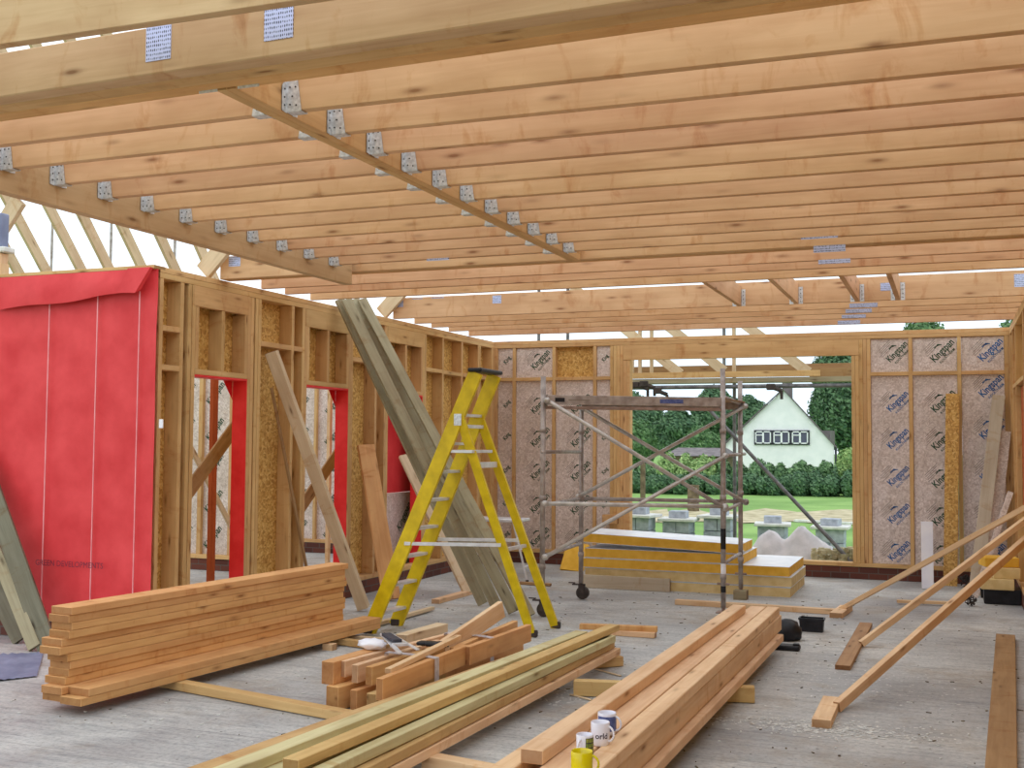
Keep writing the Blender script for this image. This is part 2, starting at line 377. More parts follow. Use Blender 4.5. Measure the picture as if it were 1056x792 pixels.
for a, b_, z in [(7.426, 7.644, 2.54), (7.426, 7.644, 2.22), (8.821, 9.336, 2.53), (9.383, 9.529, 2.53), (10.546, 11.039, 2.51), (11.086, 11.264, 2.51), (12.346, 12.809, 2.515), (12.856, 13.399, 2.51), (13.446, 13.949, 2.51), (14.046, 14.439, 2.51)]:
    lw('noggin', a, b_, z, z + .045, axis='y')
for a, b_ in segs:
    lw('sheathing_board', a, b_, .15, 3.0, 'osb', 'y', XL - T_ - .012, XL - T_ - .001)
# red membrane wrapped round the far jamb of every opening
for i, (a, b_) in enumerate(OPN):
    bm = bmesh.new()
    addbox(bm, (XL - .075, b_ - .004, (2.2 + .2) / 2), (.15, .008, 2.0))
    quad(bm, [(XL - .15, b_ - .01, 2.2), (XL - .15, b_ - .16, 2.2), (XL - .15, b_ - .01, 2.02)])
    o = obj('jamb_membrane', bm, M['membrane_dark'], wl)
    lw('membrane_edge', a, b_, 2.19, 2.209, 'membrane_dark', 'y')
bm = bmesh.new(); c_ = at(164.5, 437, 'y', 7.335); addbox(bm, (c_.x + .02, 7.33, c_.z), (.04, .008, .07), bev=.002); obj('stapled_tag', bm, M['white_plastic'], wl)
# ---- red membrane wall (end of the side wing)
wr = struct(empty('wall_side', (-7.7, 7.35, 0)))
bm = bmesh.new()
nx, nz = 60, 50
X0, X1, Z0, Z1 = -10.6, XL + .012, .15, 3.03
g = [[None] * (nz + 1) for _ in range(nx + 1)]
from mathutils import noise
for i in range(nx + 1):
    for j in range(nz + 1):
        x = X0 + (X1 - X0) * i / nx; z = Z0 + (Z1 - Z0) * j / nz
        d = .018 * noise.noise(V((x * 2.2, z * 1.1, 0))) + .008 * noise.noise(V((x * 7, z * 4, 3)))
        if x < -7.45: d -= .05 * math.exp(-((x + 7.62) / .06) ** 2) - .03 * math.sin(x * 9 + z)
        g[i][j] = bm.verts.new((x, 7.345 - .01 + d * .8, z))
for i in range(nx):
    for j in range(nz): bm.faces.new((g[i][j], g[i + 1][j], g[i + 1][j + 1], g[i][j + 1]))
obj('membrane', bm, M['membrane'], wr, smooth=True)
for xx in (-7.02, -6.515, -6.09, -8.0, -8.6):
    bm = bmesh.new(); addbox(bm, (xx, 7.306, 1.5), (.008, .006, 2.7)); obj('seam_tape', bm, M['seam'], wr)
# folded flap along the top
bm = bmesh.new(); n = 40; rows = []
for i in range(n + 1):
    t = i / n; x = -7.56 + t * (-6.17 + 7.56)
    bot = 2.745 + .09 * t + .01 * math.sin(t * 9)
    w = .006 * math.sin(t * 14)
    rows.append([bm.verts.new((x, 7.30 - .004, 3.03)), bm.verts.new((x, 7.275 + w, 2.95)), bm.verts.new((x, 7.262 + w * 2, (bot + 2.95) / 2)), bm.verts.new((x, 7.268 + w, bot))])
for i in range(n):
    for k in range(3): bm.faces.new((rows[i][k], rows[i + 1][k], rows[i + 1][k + 1], rows[i][k + 1]))
obj('membrane_flap', bm, M['membrane'], wr, smooth=True)
bm = bmesh.new()
quad(bm, [(-6.28, 7.25, 2.84), (-6.09, 7.245, 2.83), (-5.955, 7.26, 3.035), (-6.18, 7.26, 3.035)])
quad(bm, [(-6.09, 7.245, 2.83), (-6.06, 7.28, 2.86), (-5.95, 7.29, 3.03), (-5.955, 7.26, 3.035)])
obj('membrane_corner_fold', bm, M['membrane'], wr)
abox('top_plate', (-10.6, 7.30, 3.032), (XL, 7.44, 3.06), M['stud'], wr)
abox('backing', (-10.6, 7.37, .15), (XL - .15, 7.44, 3.03), M['osb'], wr)
abox('brick_plinth', (-10.6, 7.34, 0), (XL, 7.47, .15), M['brick'], wr)
bm = bmesh.new()
def wallT(x, y, z, size, rot=0, sx=1):
    return Matrix.Translation(V((x, y, z))) @ Matrix.Rotation(PI / 2, 4, 'X') @ Matrix.Rotation(rot, 4, 'Z') @ Matrix.Diagonal((size * sx, size, 1, 1))
addtext(bm, 'GREEN DEVELOPMENTS', wallT(-6.74, 7.302, .63, .066, 0, 1.0))
obj('printed_lettering', bm, M['red_ink'], wr)

# ---- back wall
wb = struct(empty('wall_back', (-2.5, D, 0)))
def bw(name, x0, x1, z0, z1, mat='stud', axis='z', y0=None, y1=None, bev=.002):
    return abox(name, (x0, D if y0 is None else y0, z0), (x1, D + .14 if y1 is None else y1, z1), M[mat], wb, axis=axis, bev=bev)
bw('top_plate', -6.1, .8, 3.012, 3.06, axis='x'); bw('top_plate', -6.1, .8, 2.965, 3.01, axis='x')
bw('sole_plate', -6.1, .8, .152, .2, axis='x', y0=D - .01); bw('brick_plinth', -10.6, .8, 0, .15, 'brick', 'x')
bw('header', -4.08, -1.054, 2.765, 2.963, 'stud', 'x', D - .004, D + .06)
for x0 in (-6.08, -6.035, -5.99, -5.945, -5.675, -5.09, -4.505): bw('stud', x0, x0 + .045, .2, 2.963)
for x0 in (-4.265, -4.218, -4.172, -4.126, -4.08, -4.034): bw('stud', x0, x0 + .044, .2, 2.963 if x0 < -4.1 else 2.763)
for x0 in (-1.146, -1.10, -1.054, -1.008, -.962): bw('stud', x0, x0 + .044, .2, 2.963 if x0 > -1.09 else 2.763)
for x0 in (-.474, .08, .602, .648, .694, .74): bw('stud', x0, x0 + .045, .2, 2.963)
for a, b_ in ((-5.9, -5.675), (-5.63, -5.09), (-5.045, -4.505), (-4.46, -4.265), (-.918, -.474), (-.429, .08), (.125, .602)):
    bw('rail', a, b_, 2.505, 2.55, axis='x')
random.seed(3)
pan = [(-5.9, -5.675, 0), (-5.63, -5.09, 0), (-5.045, -4.505, 2), (-4.46, -4.265, 0), (-.918, -.474, 1), (-.429, .08, 0), (.125, .602, 3)]
for a, b_, k in pan:
    for z0, z1 in ((.2, 2.504), (2.551, 2.963)):
        if k == 2 and z0 > 2:
            bw('sheathing_board', a, b_, z0, z1, 'osb', 'x', D + .09, D + .1); continue
        p = bw('insulation_panel', a + .002, b_ - .002, z0, z1, 'foil', 'x', D + .03, D + .12)
        bm = bmesh.new()
        ink = 1 if k in (1, 3) else 0
        if k == 3: ink = 1
        W_ = b_ - a; sz = min(.125, W_ * .26)
        cx = (a + b_) / 2 + (.09 if W_ > .4 else .02)
        zc = z0 + .12 if z1 - z0 > 1 else z0 + .2
        step = .455 if k != 3 else .5
        while zc < z1 - .09:
            ii = ink
            if k == 1 and zc > 2.5: ii = 0
            L0 = len(bm.verts)
            if W_ > .3:
                addtext(bm, 'Kingspan', wallT(cx, D + .0285, zc + .05, sz, math.radians(46), .74), ii)
                addtext(bm, 'KOOLTHERM', wallT(cx + .055, D + .0285, zc - .015, sz * .32, math.radians(46), 1), ii)
                # little lion-like crest strokes above the name
                for q in range(3):
                    T = wallT(cx - .075 + q * .02, D + .0285, zc + .10 + q * .012, 1, math.radians(46 - q * 25)); quad(bm, [T @ V(v) for v in ((-.03, -.006, 0), (.03, -.006, 0), (.028, .005, 0), (-.026, .006, 0))], ii)
                for q in range(5):
                    T = wallT(cx - .15 + q * .006, D + .0285, zc + .13 - q * .024, 1, math.radians(46)); w_ = random.uniform(.06, .1)
                    quad(bm, [T @ V(v) for v in ((-w_, -.003, 0), (w_, -.003, 0), (w_, .003, 0), (-w_, .003, 0))], 2)
            else:
                addtext(bm, 'King', wallT(cx, D + .0285, zc + .05, sz * 1.5, math.radians(52), .74), ii)
            zc += step
        # clip to the panel
        for co, no in ((V((a + .004, 0, 0)), V((-1, 0, 0))), (V((b_ - .004, 0, 0)), V((1, 0, 0))), (V((0, 0, z0 + .004)), V((0, 0, -1))), (V((0, 0, z1 - .004)), V((0, 0, 1)))):
            bmesh.ops.bisect_plane(bm, geom=bm.verts[:] + bm.edges[:] + bm.faces[:], plane_co=co, plane_no=no, clear_outer=True)
        obj('printed_logo', bm, [M['green_ink'], M['blue_ink'], M['grey_ink']], p)
# back wall beyond the left wall, seen through the openings
for x0 in [-10.5 + .55 * i for i in range(8)]: bw('stud', x0, x0 + .045, .2, 3.0)
p = bw('insulation_panel', -10.6, -6.1, .2, 3.0, 'foil', 'x', D + .05, D + .12)
bw('sole_plate', -10.6, -6.1, .152, .2, axis='x')
bm = bmesh.new()
for i in range(8):
    for j in range(6):
        addtext(bm, 'Kingspan', wallT(-10.2 + .55 * i, D + .048, .35 + j * .46, .125, math.radians(46), .74))
obj('printed_logo', bm, M['green_ink'], p)
# ---- inner partition seen through the first doorway
wp = struct(empty('wall_partition', (-8.9, 12, 0)))
p = abox('insulation_panel', (-10.4, 12.05, .2), (-8.0, 12.12, 3.0), M['foil'], wp)
for x0 in (-9.5, -9.02, -8.55, -8.1): abox('stud', (x0, 12.0, .2), (x0 + .06, 12.14, 3.0), M['stud'], wp, axis='z')
abox('sole_plate', (-10.4, 11.98, .15), (-8.0, 12.14, .2), M['stud'], wp)
abox('brick_plinth', (-10.4, 12.0, 0), (-8.0, 12.14, .15), M['brick'], wp)
bm = bmesh.new()
for x in (-9.25, -8.8, -8.32):
    for j in range(6): addtext(bm, 'Kingspan', wallT(x, 12.048, .42 + j * .46, .13, math.radians(50), .74))
obj('printed_logo', bm, M['green_ink'], p)
# ---- right wall
ww = struct(empty('wall_right', (.68, 10, 0)))
XR = .66
def rw(name, y0, y1, z0, z1, mat='stud', axis='z', x0=XR, x1=XR + .14):
    return abox(name, (x0, y0, z0), (x1, y1, z1), M[mat], ww, axis=axis)
rw('top_plate', -2, 14.52, 3.012, 3.057, axis='y'); rw('top_plate', -2, 14.52, 2.965, 3.01, axis='y')
rw('sole_plate', -2, 14.52, .152, .2, axis='y'); rw('brick_plinth', -2, 14.52, 0, .15, 'brick', 'y')
for y0 in (-1.9, -1.3, -.7, -.1, .5, 1.1, 1.7, 2.3, 2.9, 3.5, 4.1, 4.7, 5.3, 5.9, 6.5, 7.1, 7.7, 8.3, 8.9, 9.5, 10.1, 10.7, 11.3, 11.9, 13.3, 13.9, 14.42): rw('stud', y0, y0 + .045, .2, 2.963)
for a, b_ in ((11.945, 13.3), (13.345, 13.9)): rw('noggin', a, b_, 2.3, 2.345, axis='y')
rw('sheathing_board', -2, 14.52, .15, 3.0, 'osb', 'y', XR + .141, XR + .152)
rw('stained_panel', 12.0, 13.28, 1.0, 2.29, 'red_wood', 'y', XR + .05, XR + .07)

# ================================================================== ROOF TIMBERS
ZB = 3.06
def nail_plate(x0, z0, x1, z1, Y, parent, name='nail_plate'):
    bm = bmesh.new(); addbox(bm, (0, 0, 0), (abs(x1 - x0), .003, abs(z1 - z0)), bev=0)
    return obj(name, bm, M['plate'], parent, Matrix.Translation(V(((x0 + x1) / 2, Y - .0015, (z0 + z1) / 2))))
def plate_px(x0, y0, x1, y1, Y, parent):
    a = at(x0, y1, 'y', Y); b_ = at(x1, y0, 'y', Y)
    zt = min(b_.z, ZB + .215)
    return nail_plate(a.x, max(a.z, ZB + .002), b_.x, zt, Y, parent)
def thing(name, label, cat, loc, group=None, rz=0):
    return tag(empty(name, loc, rz), label, cat, group)
GR = 'roof truss bottom chords spanning the room'
def chord(Y, x0, x1, label, hh=.22, th=.047, plies=1, mat='joist', name='ceiling_beam', cat='beam', sp=None):
    t = thing(name, label, cat, (x0, Y, ZB), GR)
    for k in range(plies):
        abox('ply', (x0, Y + k * (sp or th), ZB), (x1, Y + k * (sp or th) + th, ZB + hh), M[mat if k == 0 else ('stud', 'orange')[k - 1]], t, bev=.002 if plies == 1 else .005)
    return t
def swing(t, deg, x):
    p = W[t.name].translation; c = Matrix.Translation(V((x, p.y, 0)))
    W[t.name] = c @ Matrix.Rotation(math.radians(deg), 4, 'Z') @ c.inverted() @ W[t.name]; t.matrix_basis = W[t.name]
b0 = chord(3.0, -4.4, .9, 'pale timber ceiling beam nearest the viewer, cut off by the top edge of the photo', .22, .045, 1, 'ledger')
b1 = chord(3.47, -6.2, 1.4, 'thick pale laminated ceiling beam crossing the top left with two large nail plates', .186, .09, 3, 'ledger', sp=.0925)
plate_px(152, 22, 179, 65, 3.47, b1); plate_px(276, -10, 307, 45, 3.47, b1)
swing(b0, 1.1, -3.4); swing(b1, -1.4, -3.2)
# three-ply trimmer at the far end of the joists
b2 = chord(8.17, XL, 3.0, 'thick pale ceiling trimmer where the joists end, resting on the left stud wall', .2, .047, 3, sp=.048)
plate_px(839, 259, 872, 267, 8.17, b2)
plate_px(236, 264, 248, 275, 8.17, b2)
b3 = chord(8.80, XL, 3.0, 'first pale ceiling beam beyond the thick trimmer, small nail plate at right'); plate_px(844, 271, 877, 279, 8.80, b3)
b4 = chord(9.20, XL, 3.0, 'second pale ceiling beam beyond the thick trimmer')
b5 = chord(9.66, XL, 3.0, 'third pale ceiling beam beyond the thick trimmer, last before the open gap')
b6 = chord(11.45, XL, 3.0, 'tall pale ceiling beam beyond the open gap, its face fully in view', .235)
for q in ((402, 306, 416, 317), (425, 303, 436, 308), (445, 302, 458, 307), (508, 303, 517, 313), (1046, 282, 1062, 296), (908, 291, 930, 300)): plate_px(*q, 11.45, b6)
LB = ['first', 'second', 'third', 'last']
for k, Y in enumerate((12.0, 12.47, 12.98, 13.62)):
    b_ = chord(Y, XL, 3.0, '%s of the four pale ceiling beams between the tall beam and the back wall' % LB[k])
    plate_px(876 - 4 * k, 312 + 6 * k, 905 - 6 * k, 318 + 6 * k, Y, b_)
# joists carried by the ledger, the mid trimmer and the right side
YJ = [4.08 + .372 * n for n in range(11)]
ORD = ['first', 'second', 'third', 'fourth', 'fifth', 'sixth', 'seventh', 'eighth', 'ninth', 'tenth', 'eleventh']
XLED, XTR = -4.60, -2.68
def hanger(parent, x, y, side, zb=ZB):
    """galvanised joist hanger: two nailed ears on the carrying timber, two cheeks and a base strap round the joist"""
    bm = bmesh.new(); s = side
    for e in (-1, 1):
        # ear on the carrier face, with a slanted top
        yo = y + e * .045
        vs = [(x + s * .003, y + e * .026, zb - .01), (x + s * .003, yo + e * .018, zb - .005), (x + s * .003, yo + e * .018, zb + .10), (x + s * .003, y + e * .026, zb + .15)]
        quad(bm, vs); quad(bm, [(v[0] - s * .0025, v[1], v[2]) for v in vs])
        # cheek on the joist
        vs = [(x + s * .003, y + e * .026, zb - .004), (x + s * .075, y + e * .026, zb - .004), (x + s * .055, y + e * .026, zb + .13), (x + s * .003, y + e * .026, zb + .15)]
        quad(bm, vs); quad(bm, [(v[0], v[1] + e * .001, v[2]) for v in vs])
        for dx, dz in ((.02, .025), (.05, .02), (.03, .06), (.018, .1), (.045, .1)):
            addcyl(bm, (x + s * dx, y + e * .026, zb + dz), (x + s * dx, y + e * .0295, zb + dz), .004, n=6, mi=1)
        for dz in (.02, .055, .09):
            addcyl(bm, (x + s * .002, yo, zb + dz), (x + s * .006, yo, zb + dz), .004, n=6, mi=1)
    addbox(bm, (x + s * .038, y, zb - .005), (.075, .052, .003))
    return obj('joist_hanger', bm, [M['galv'], M['hole']], parent)
def joist(Y, x0, x1, label, ends, group):
    t = thing('ceiling_joist', label, 'joist', (x0, Y, ZB), group)
    abox('timber', (x0 + .004, Y - .0235, ZB), (x1 - .004, Y + .0235, ZB + .2), M['joist'], t)
    for x, s in ends: hanger(t, x, Y, s)
    return t
for n, Y in enumerate(YJ):
    tl = joist(Y, XLED, XTR - .048, 'pale timber ceiling joist between the left ledger and the middle trimmer, %s from the viewer' % ORD[n], ((XLED, 1), (XTR - .048, -1)), 'joists left of the middle trimmer')
    tr = joist(Y, XTR + .048, 3.0, 'long pale timber ceiling joist to the right of the middle trimmer, %s from the viewer' % ORD[n], ((XTR + .048, 1),), 'joists right of the middle trimmer')
    swing(tr, 1.1, XTR)
    if n == 10: plate_px(826, 245, 864, 251, Y + .01, tr); plate_px(440, 268, 463, 275, Y - .0245, tl)
t = thing('ceiling_trimmer', 'narrow double timber trimmer running away down the middle between the joists', 'beam', (XTR, 3.7, ZB))
for k in (-1, 1): abox('ply', (XTR + min(0, k * .046), 3.70, ZB - .01), (XTR + max(0, k * .046), 8.165, ZB + .2), M['stud'], t, axis='y')
bm = bmesh.new(); addbox(bm, (XTR - .09, 3.703, ZB + .045), (.09, .004, .11)); obj('trimmer_bracket', bm, M['galv'], t)
bm = bmesh.new(); addbox(bm, (XTR + .1, 3.703, ZB + .045), (.1, .004, .11)); obj('trimmer_bracket', bm, M['galv'], t)
t = thing('ledger_beam', 'deep pale timber ledger beam at upper left carrying joist ends in hangers', 'beam', (XLED, 3.7, 2.95))
abox('timber', (XLED - .075, 3.70, 2.945), (XLED - .004, 8.12, ZB + .19), M['ledger'], t, axis='y')
t2 = tag(abox('ledger_beam', (XLED - .075, 1.5, 2.945), (XLED - .004, 3.41, ZB + .19), M['joist'], axis='y'), 'near length of timber ledger beam outside the frame at left', 'beam')
bpy.data.objects.remove(t2)
# short joists across the gap
for n, (x, y) in enumerate(((762, 313), (821, 310), (884, 308), (926, 307))):
    X = at(x, y, 'y', 11.44).x
    t = thing('short_joist', '%s short joist from the left spanning the open gap in front of the tall beam' % ORD[n], 'joist', (X, 10.6, ZB), 'short joists across the gap')
    abox('timber', (X - .022, 9.71, ZB), (X + .022, 11.44, ZB + .2), M['joist'], t, axis='y')
    bm = bmesh.new()
    for e in (-1, 1):
        addbox(bm, (X + e * .045, 11.443, ZB + .08), (.04, .003, .17))
        for q in range(4): addcyl(bm, (X + e * .045, 11.442, ZB + .02 + q * .04), (X + e * .045, 11.437, ZB + .02 + q * .04), .005, n=6, mi=1)
    obj('joist_hanger', bm, [M['galv'], M['hole']], t)
# rafters rising from the left wall over the far beams
for n, Y in enumerate((8.10, 11.40)):
    t = tag(beam('truss_rafter', (XL - .12, Y, ZB + .06), (XL + 3.0, Y, ZB + 3.18), .05, .16, M['pale']),
            ('pale rafter rising from the left wall over the thick trimmer', 'pale rafter rising from the left wall over the tall far beam')[n], 'rafter')
# rafters of the side wing against the sky, behind the red membrane wall
for n, (x, y, X) in enumerate(((12.5, 224, 0), (44, 211, 0), (79.5, 221, 0), (119, 229, 0), (160, 243, 0), (203, 258, 0), (0, 256, 0))):
    # a point on the rafter's lower edge; all rafters share one pitch, falling away from the viewer
    s = 1.2
    # intersect view ray with the roof plane z = 3.05 + s*(12.2 - Y)
    p = at(x, y, 'z', 5.0); o = V((0, 0, H)); d = (p - o)
    k = (3.05 + s * 12.2 - H) / (d.z + s * d.y)
    q = o + d * k
    A = V((q.x, 12.2, 3.05)); B = V((q.x, 8.4, 3.05 + s * 3.8))
    nm = ['fourth', 'third', 'fifth', 'sixth', 'seventh', 'eighth', 'second'][n]
    lab = {0: 'leftmost full rafter of the side roof above the red membrane wall', 1: 'second rafter of the side roof above the red membrane, against the sky', 2: 'third rafter of the side roof above the red membrane, against the sky',
           3: 'fourth rafter of the side roof above the red membrane, against the sky', 4: 'fifth rafter of the side roof, just left of the wall corner', 5: 'sixth rafter of the side roof, partly behind the ledger beam', 6: 'rafter at the very left edge above the red wall, partly hidden'}[n]
    if n == 0: lab = 'first tall rafter of the side roof above the red membrane, right of the pale bracket'
    tag(beam('rafter', A, B, .045, .15, M['pale'], oz=.5), lab, 'rafter', 'rafters of the side roof')
# thin scaffold tubes behind the rafters
for x, y, y2 in ((53, 225, 272), (114, 228, 268), (180, 246, 268)):
    p = at(x, y2, 'y', 15.6)
    bm = bmesh.new(); addcyl(bm, (p.x, p.y, -.45), (p.x, p.y, 7.5), .024)
    tag(obj('scaffold_pole', bm, M['steel']), {53: 'thin grey scaffold pole behind the second rafter of the side roof', 114: 'thin grey scaffold pole behind the fourth rafter of the side roof', 180: 'thin grey scaffold pole nearest the wall corner behind the rafters'}[x], 'pole', 'poles behind the side roof')
# post with bracket at the left edge
t = thing('corner_post', 'blue-wrapped reddish post with pale cap bracket at the left edge', 'post', at(2, 290, 'y', 7.6).xyz)
pz = at(2, 290, 'y', 7.6)
abox('post', (pz.x - .12, 7.55, 3.062), (pz.x + .03, 7.65, 3.21), M['pink'], t, axis='z')
a_ = at(0, 262, 'y', 7.6); c_ = at(8, 220, 'y', 7.6)
abox('lower_post', (pz.x - .1, 7.56, 3.2), (pz.x + .025, 7.64, a_.z), M['pink'], t, axis='z')
bm = bmesh.new(); addbox(bm, (pz.x + .0, 7.6, a_.z + .03), (.16, .14, .05), bev=.01); obj('cap', bm, M['slab'], t)
bm = bmesh.new(); addbox(bm, (pz.x - .03, 7.6, (a_.z + .055 + c_.z) / 2), (.1, .1, c_.z - a_.z - .055), bev=.01); obj('wrapping', bm, M['blue_sheet'], t)
tag(beam('truss_end', at(0, 238, 'y', 7.9), at(20, 206, 'y', 7.9), .05, .16, M['pale']), 'sawn pale truss end poking out above the blue post at the left edge', 'timber')

# ================================================================== TIMBER STACK LEFT
def lie(name, pts, z, w, h, mat, label, cat='timber', group=None, side=0, L=None):
    """board lying level with its top face at height z; pts are two photo points on its top near-edge line"""
    A = at(*pts[0], 'z', z); B = at(*pts[1], 'z', z)
    return tag(beam(name, A, B, w, h, M[mat], oy=side, oz=-.5, bev=.003), label, cat, group)
tag(lie('bearer', ((170, 699), (400, 741)), .06, .09, .055, 'honey', 'brown bearer batten on the floor running from under the left stack towards the bundle'), None, 'timber')
zb = .062; th = .047
A0 = at(72, 627, 'z', zb + 12 * th); B0 = at(358, 581, 'z', zb + 12 * th)
dirL = (B0 - A0).normalized(); perp = V((0, 0, 1)).cross(dirL)   # to the left of the run
LL = (B0 - A0).length
print('stackL', A0, B0, LL)
offs = [-.03, -.05, 0, 0.02, .02, .0, -.05, -.03, 0, .02, 0, .01]
for i in range(12):
    e = offs[i]
    c0 = A0 + dirL * e; c0.z = zb + (i + 1) * th
    c1 = A0 + dirL * (LL + random.uniform(-.03, .02)); c1.z = c0.z
    o_ = random.uniform(-.008, .008) + (.02 if i in (2, 3, 6, 7) else 0)
    c0 += perp * o_; c1 += perp * o_
    lab = ['bottom', 'second', 'third', 'fourth', 'fifth', 'sixth', 'seventh', 'eighth', 'ninth', 'tenth', 'eleventh', 'top'][i]
    lab = 'orange planed board in the tall stack by the red wall, %s' % ({'bottom': 'the lowest of the pile', 'top': 'the topmost of the pile'}.get(lab, '%s from the floor' % lab))
    tag(beam('stacked_board', c0, c1, .175, th - .002, M['orange'], oy=.5, oz=-.5, bev=.002), lab, 'board', 'boards in the tall left stack')
for i in range(2):
    c0 = A0 + dirL * (-.06 + .06 * i) - perp * (.004); c1 = A0 + dirL * (LL + .25) - perp * .004
    c0.z = c1.z = zb + (i + 1) * th
    tag(beam('stacked_board', c0, c1, .175, th - .002, M['orange'], oy=-.5, oz=-.5, bev=.002), ('lower', 'upper')[i] + ' of two orange boards lying along the front foot of the tall left stack', 'board', 'boards in the tall left stack')
# ================================================================== GREEN TIMBERS (centre)
zg = .05
def px_board(name, pA, pB, z, w, h, mat, label, side, cat='timber', group=None):
    return lie(name, (pA, pB), z, w, h, mat, label, cat, group, side)
GG = 'treated timbers in the centre pile'
# bearers below
tag(beam('bearer', at(440, 777, 'z', .08), at(560, 800, 'z', .08), .09, .075, M['pink'], oz=-.5), 'pinkish bearer on the floor between the two near timber piles', 'timber')
tag(beam('bearer', at(592, 701, 'z', .1) , at(778, 708, 'z', .1), .085, .095, M['honey'], oz=-.5), 'brown bearer block under the far end of the pink timber pile', 'timber')
G = {}
def pair(pA, pB, z): return at(*pA, 'z', z), at(*pB, 'z', z)
def gb(pA, pB, z, w, h, mat, label, ext=0, oy=.5):
    A, B = pair(pA, pB, z); d = (B - A).normalized(); A = A - d * ext
    return tag(beam('treated_timber', A, B, w, h, M[mat], oy=oy, oz=-.5, bev=.003), label, 'timber', GG)
# right-hand (lower) edges of each top face; the board lies to the left of the line
gb((260, 786), (606, 651), .285, .095, .045, 'green', 'pale green treated timber, outermost on the left of the centre pile', .9)
gb((308, 784), (639, 644), .285, .085, .045, 'honey', 'brown treated timber with a sawn near end resting on top of the centre pile', 0)
gb((300, 792), (630, 656), .235, .10, .05, 'green', 'pale timber directly beneath the sawn-ended one in the centre pile', .1)
gb((372, 777), (635, 655), .235, .07, .05, 'green', 'yellow-green timber in the middle of the centre pile', .8)
gb((400, 781), (634, 661), .18, .14, .05, 'honey', 'mid-brown timber in the second layer of the centre pile', .7)
gb((402, 793), (640, 668), .125, .11, .05, 'pink', 'orange-edged bottom timber on the right flank of the centre pile', .5)
gb((250, 800), (560, 682), .18, .3, .05, 'honey', 'wide brown timber hidden low in the centre pile', .3)
tag(beam('bearer', at(560, 682, 'z', .075), at(640, 676, 'z', .075) , .09, .07, M['honey'], oz=-.5), 'short brown bearer under the far end of the centre pile', 'timber')
tag(beam('bearer', at(250, 800, 'z', .075), at(430, 800, 'z', .075), .09, .07, M['honey'], oz=-.5), 'brown bearer under the near end of the centre pile', 'timber')
# two offcuts behind it
tag(lie('offcut', ((598, 643), (678, 646)), .09, .07, .045, 'orange', 'upper of two crossed orange offcuts behind the centre pile'), None, 'offcut')
tag(lie('offcut', ((630, 649), (676, 652)), .047, .09, .045, 'pink', 'lower of two crossed offcuts behind the centre pile', 'offcut'), None)
# ================================================================== PINK TIMBERS (centre right)
PP = 'pink timbers in the near right pile'
def pb(pA, pB, z, w, h, label, ext=0, oy=.5, mat='pink'):
    A, B = pair(pA, pB, z); d = (B - A).normalized(); A = A - d * ext
    return tag(beam('sawn_timber', A, B, w, h, M[mat], oy=oy, oz=-.5, bev=.004), label, 'timber', PP)
pb((560, 774), (769, 624), .40, .1, .06, 'pink timber with its reddish sawn end near the mugs, topmost on the left', 0)
pb((671, 724.6), (790, 625.6), .338, .125, .06, 'pink timber the mugs stand on, left of the dark crack', 2.2)
pb((695, 724.6), (804, 626), .342, .10, .06, 'pink timber right of the dark crack on the pile top', 2.2)
pb((530, 792), (756, 636), .335, .10, .06, 'pink timber on the left flank beneath the sawn-ended one', 1.0)
pb((640, 785), (806, 634), .278, .34, .12, 'knotty wide timber on the right flank of the pink pile', 1.6)
pb((679, 787), (808, 654), .155, .42, .055, 'lowest timber jutting out on the right of the pink pile', 1.6)
# ================================================================== STRAPPED BUNDLE
t_b = None
BG = 'short timbers in the strapped bundle'
def bb(pA, pB, z, w, h, label, oy=.5, mat='pink', dz=0):
    A = at(*pA, 'z', z); B = at(*pB, 'z', z); B.z += dz
    return tag(beam('bundled_timber', A, B, w, h, M[mat], oy=oy, oz=-.5, bev=.003), label, 'timber', BG)
bb((344, 683), (392, 669), .29, .09, .14, 'thick square-ended timber at the upper left corner of the strapped bundle', mat='orange')
bb((356, 682), (470, 652), .285, .045, .1, 'second upper timber from the left in the strapped bundle', mat='pink')
bb((369, 686), (455, 660), .28, .045, .11, 'slim upper timber in the middle of the strapped bundle', mat='pink')
bb((384, 688), (480, 658), .275, .05, .11, 'upper timber to the right of the middle in the strapped bundle', mat='orange')
bb((349, 709), (420, 690), .15, .10, .14, 'squared timber at the lower left corner of the strapped bundle', mat='orange')
bb((368, 712), (440, 690), .14, .05, .13, 'lower timber second from the left in the strapped bundle', mat='orange')
bb((388, 716), (460, 690), .13, .07, .12, 'lower right timber of the strapped bundle', mat='honey')
bb((395, 700), (484, 665), .29, .045, .125, 'long front timber of the strapped bundle, near half', mat='orange')
bb((485, 667), (548, 644), .29, .045, .125, 'long front timber of the strapped bundle, far half', mat='orange')
bb((470, 668), (534, 640), .29, .045, .1, 'timber behind the front far half of the bundle', mat='orange')
bb((420, 655), (462, 643), .24, .1, .22, 'flat pale timber at the back of the strapped bundle', mat='pale')
tag(beam('bundled_timber', at(400, 700, 'z', .16), at(540, 655, 'z', .16), .12, .13, M['orange'], oy=.5, oz=-.5, bev=.003), 'lower front timber of the strapped bundle', 'timber', BG)
A = at(400, 692, 'z', .3); B = at(473, 657, 'z', .33)
tag(beam('loose_batten', A, B, .04, .03, M['pink']), 'thin pink batten lying slantwise on the strapped bundle', 'batten')
A = at(455, 661, 'z', .30); B = at(516, 620, 'z', .50)
tag(beam('loose_plank', A, B, .04, .12, M['pink'], oz=-.5), 'pink plank sticking up towards the back out of the strapped bundle', 'plank')
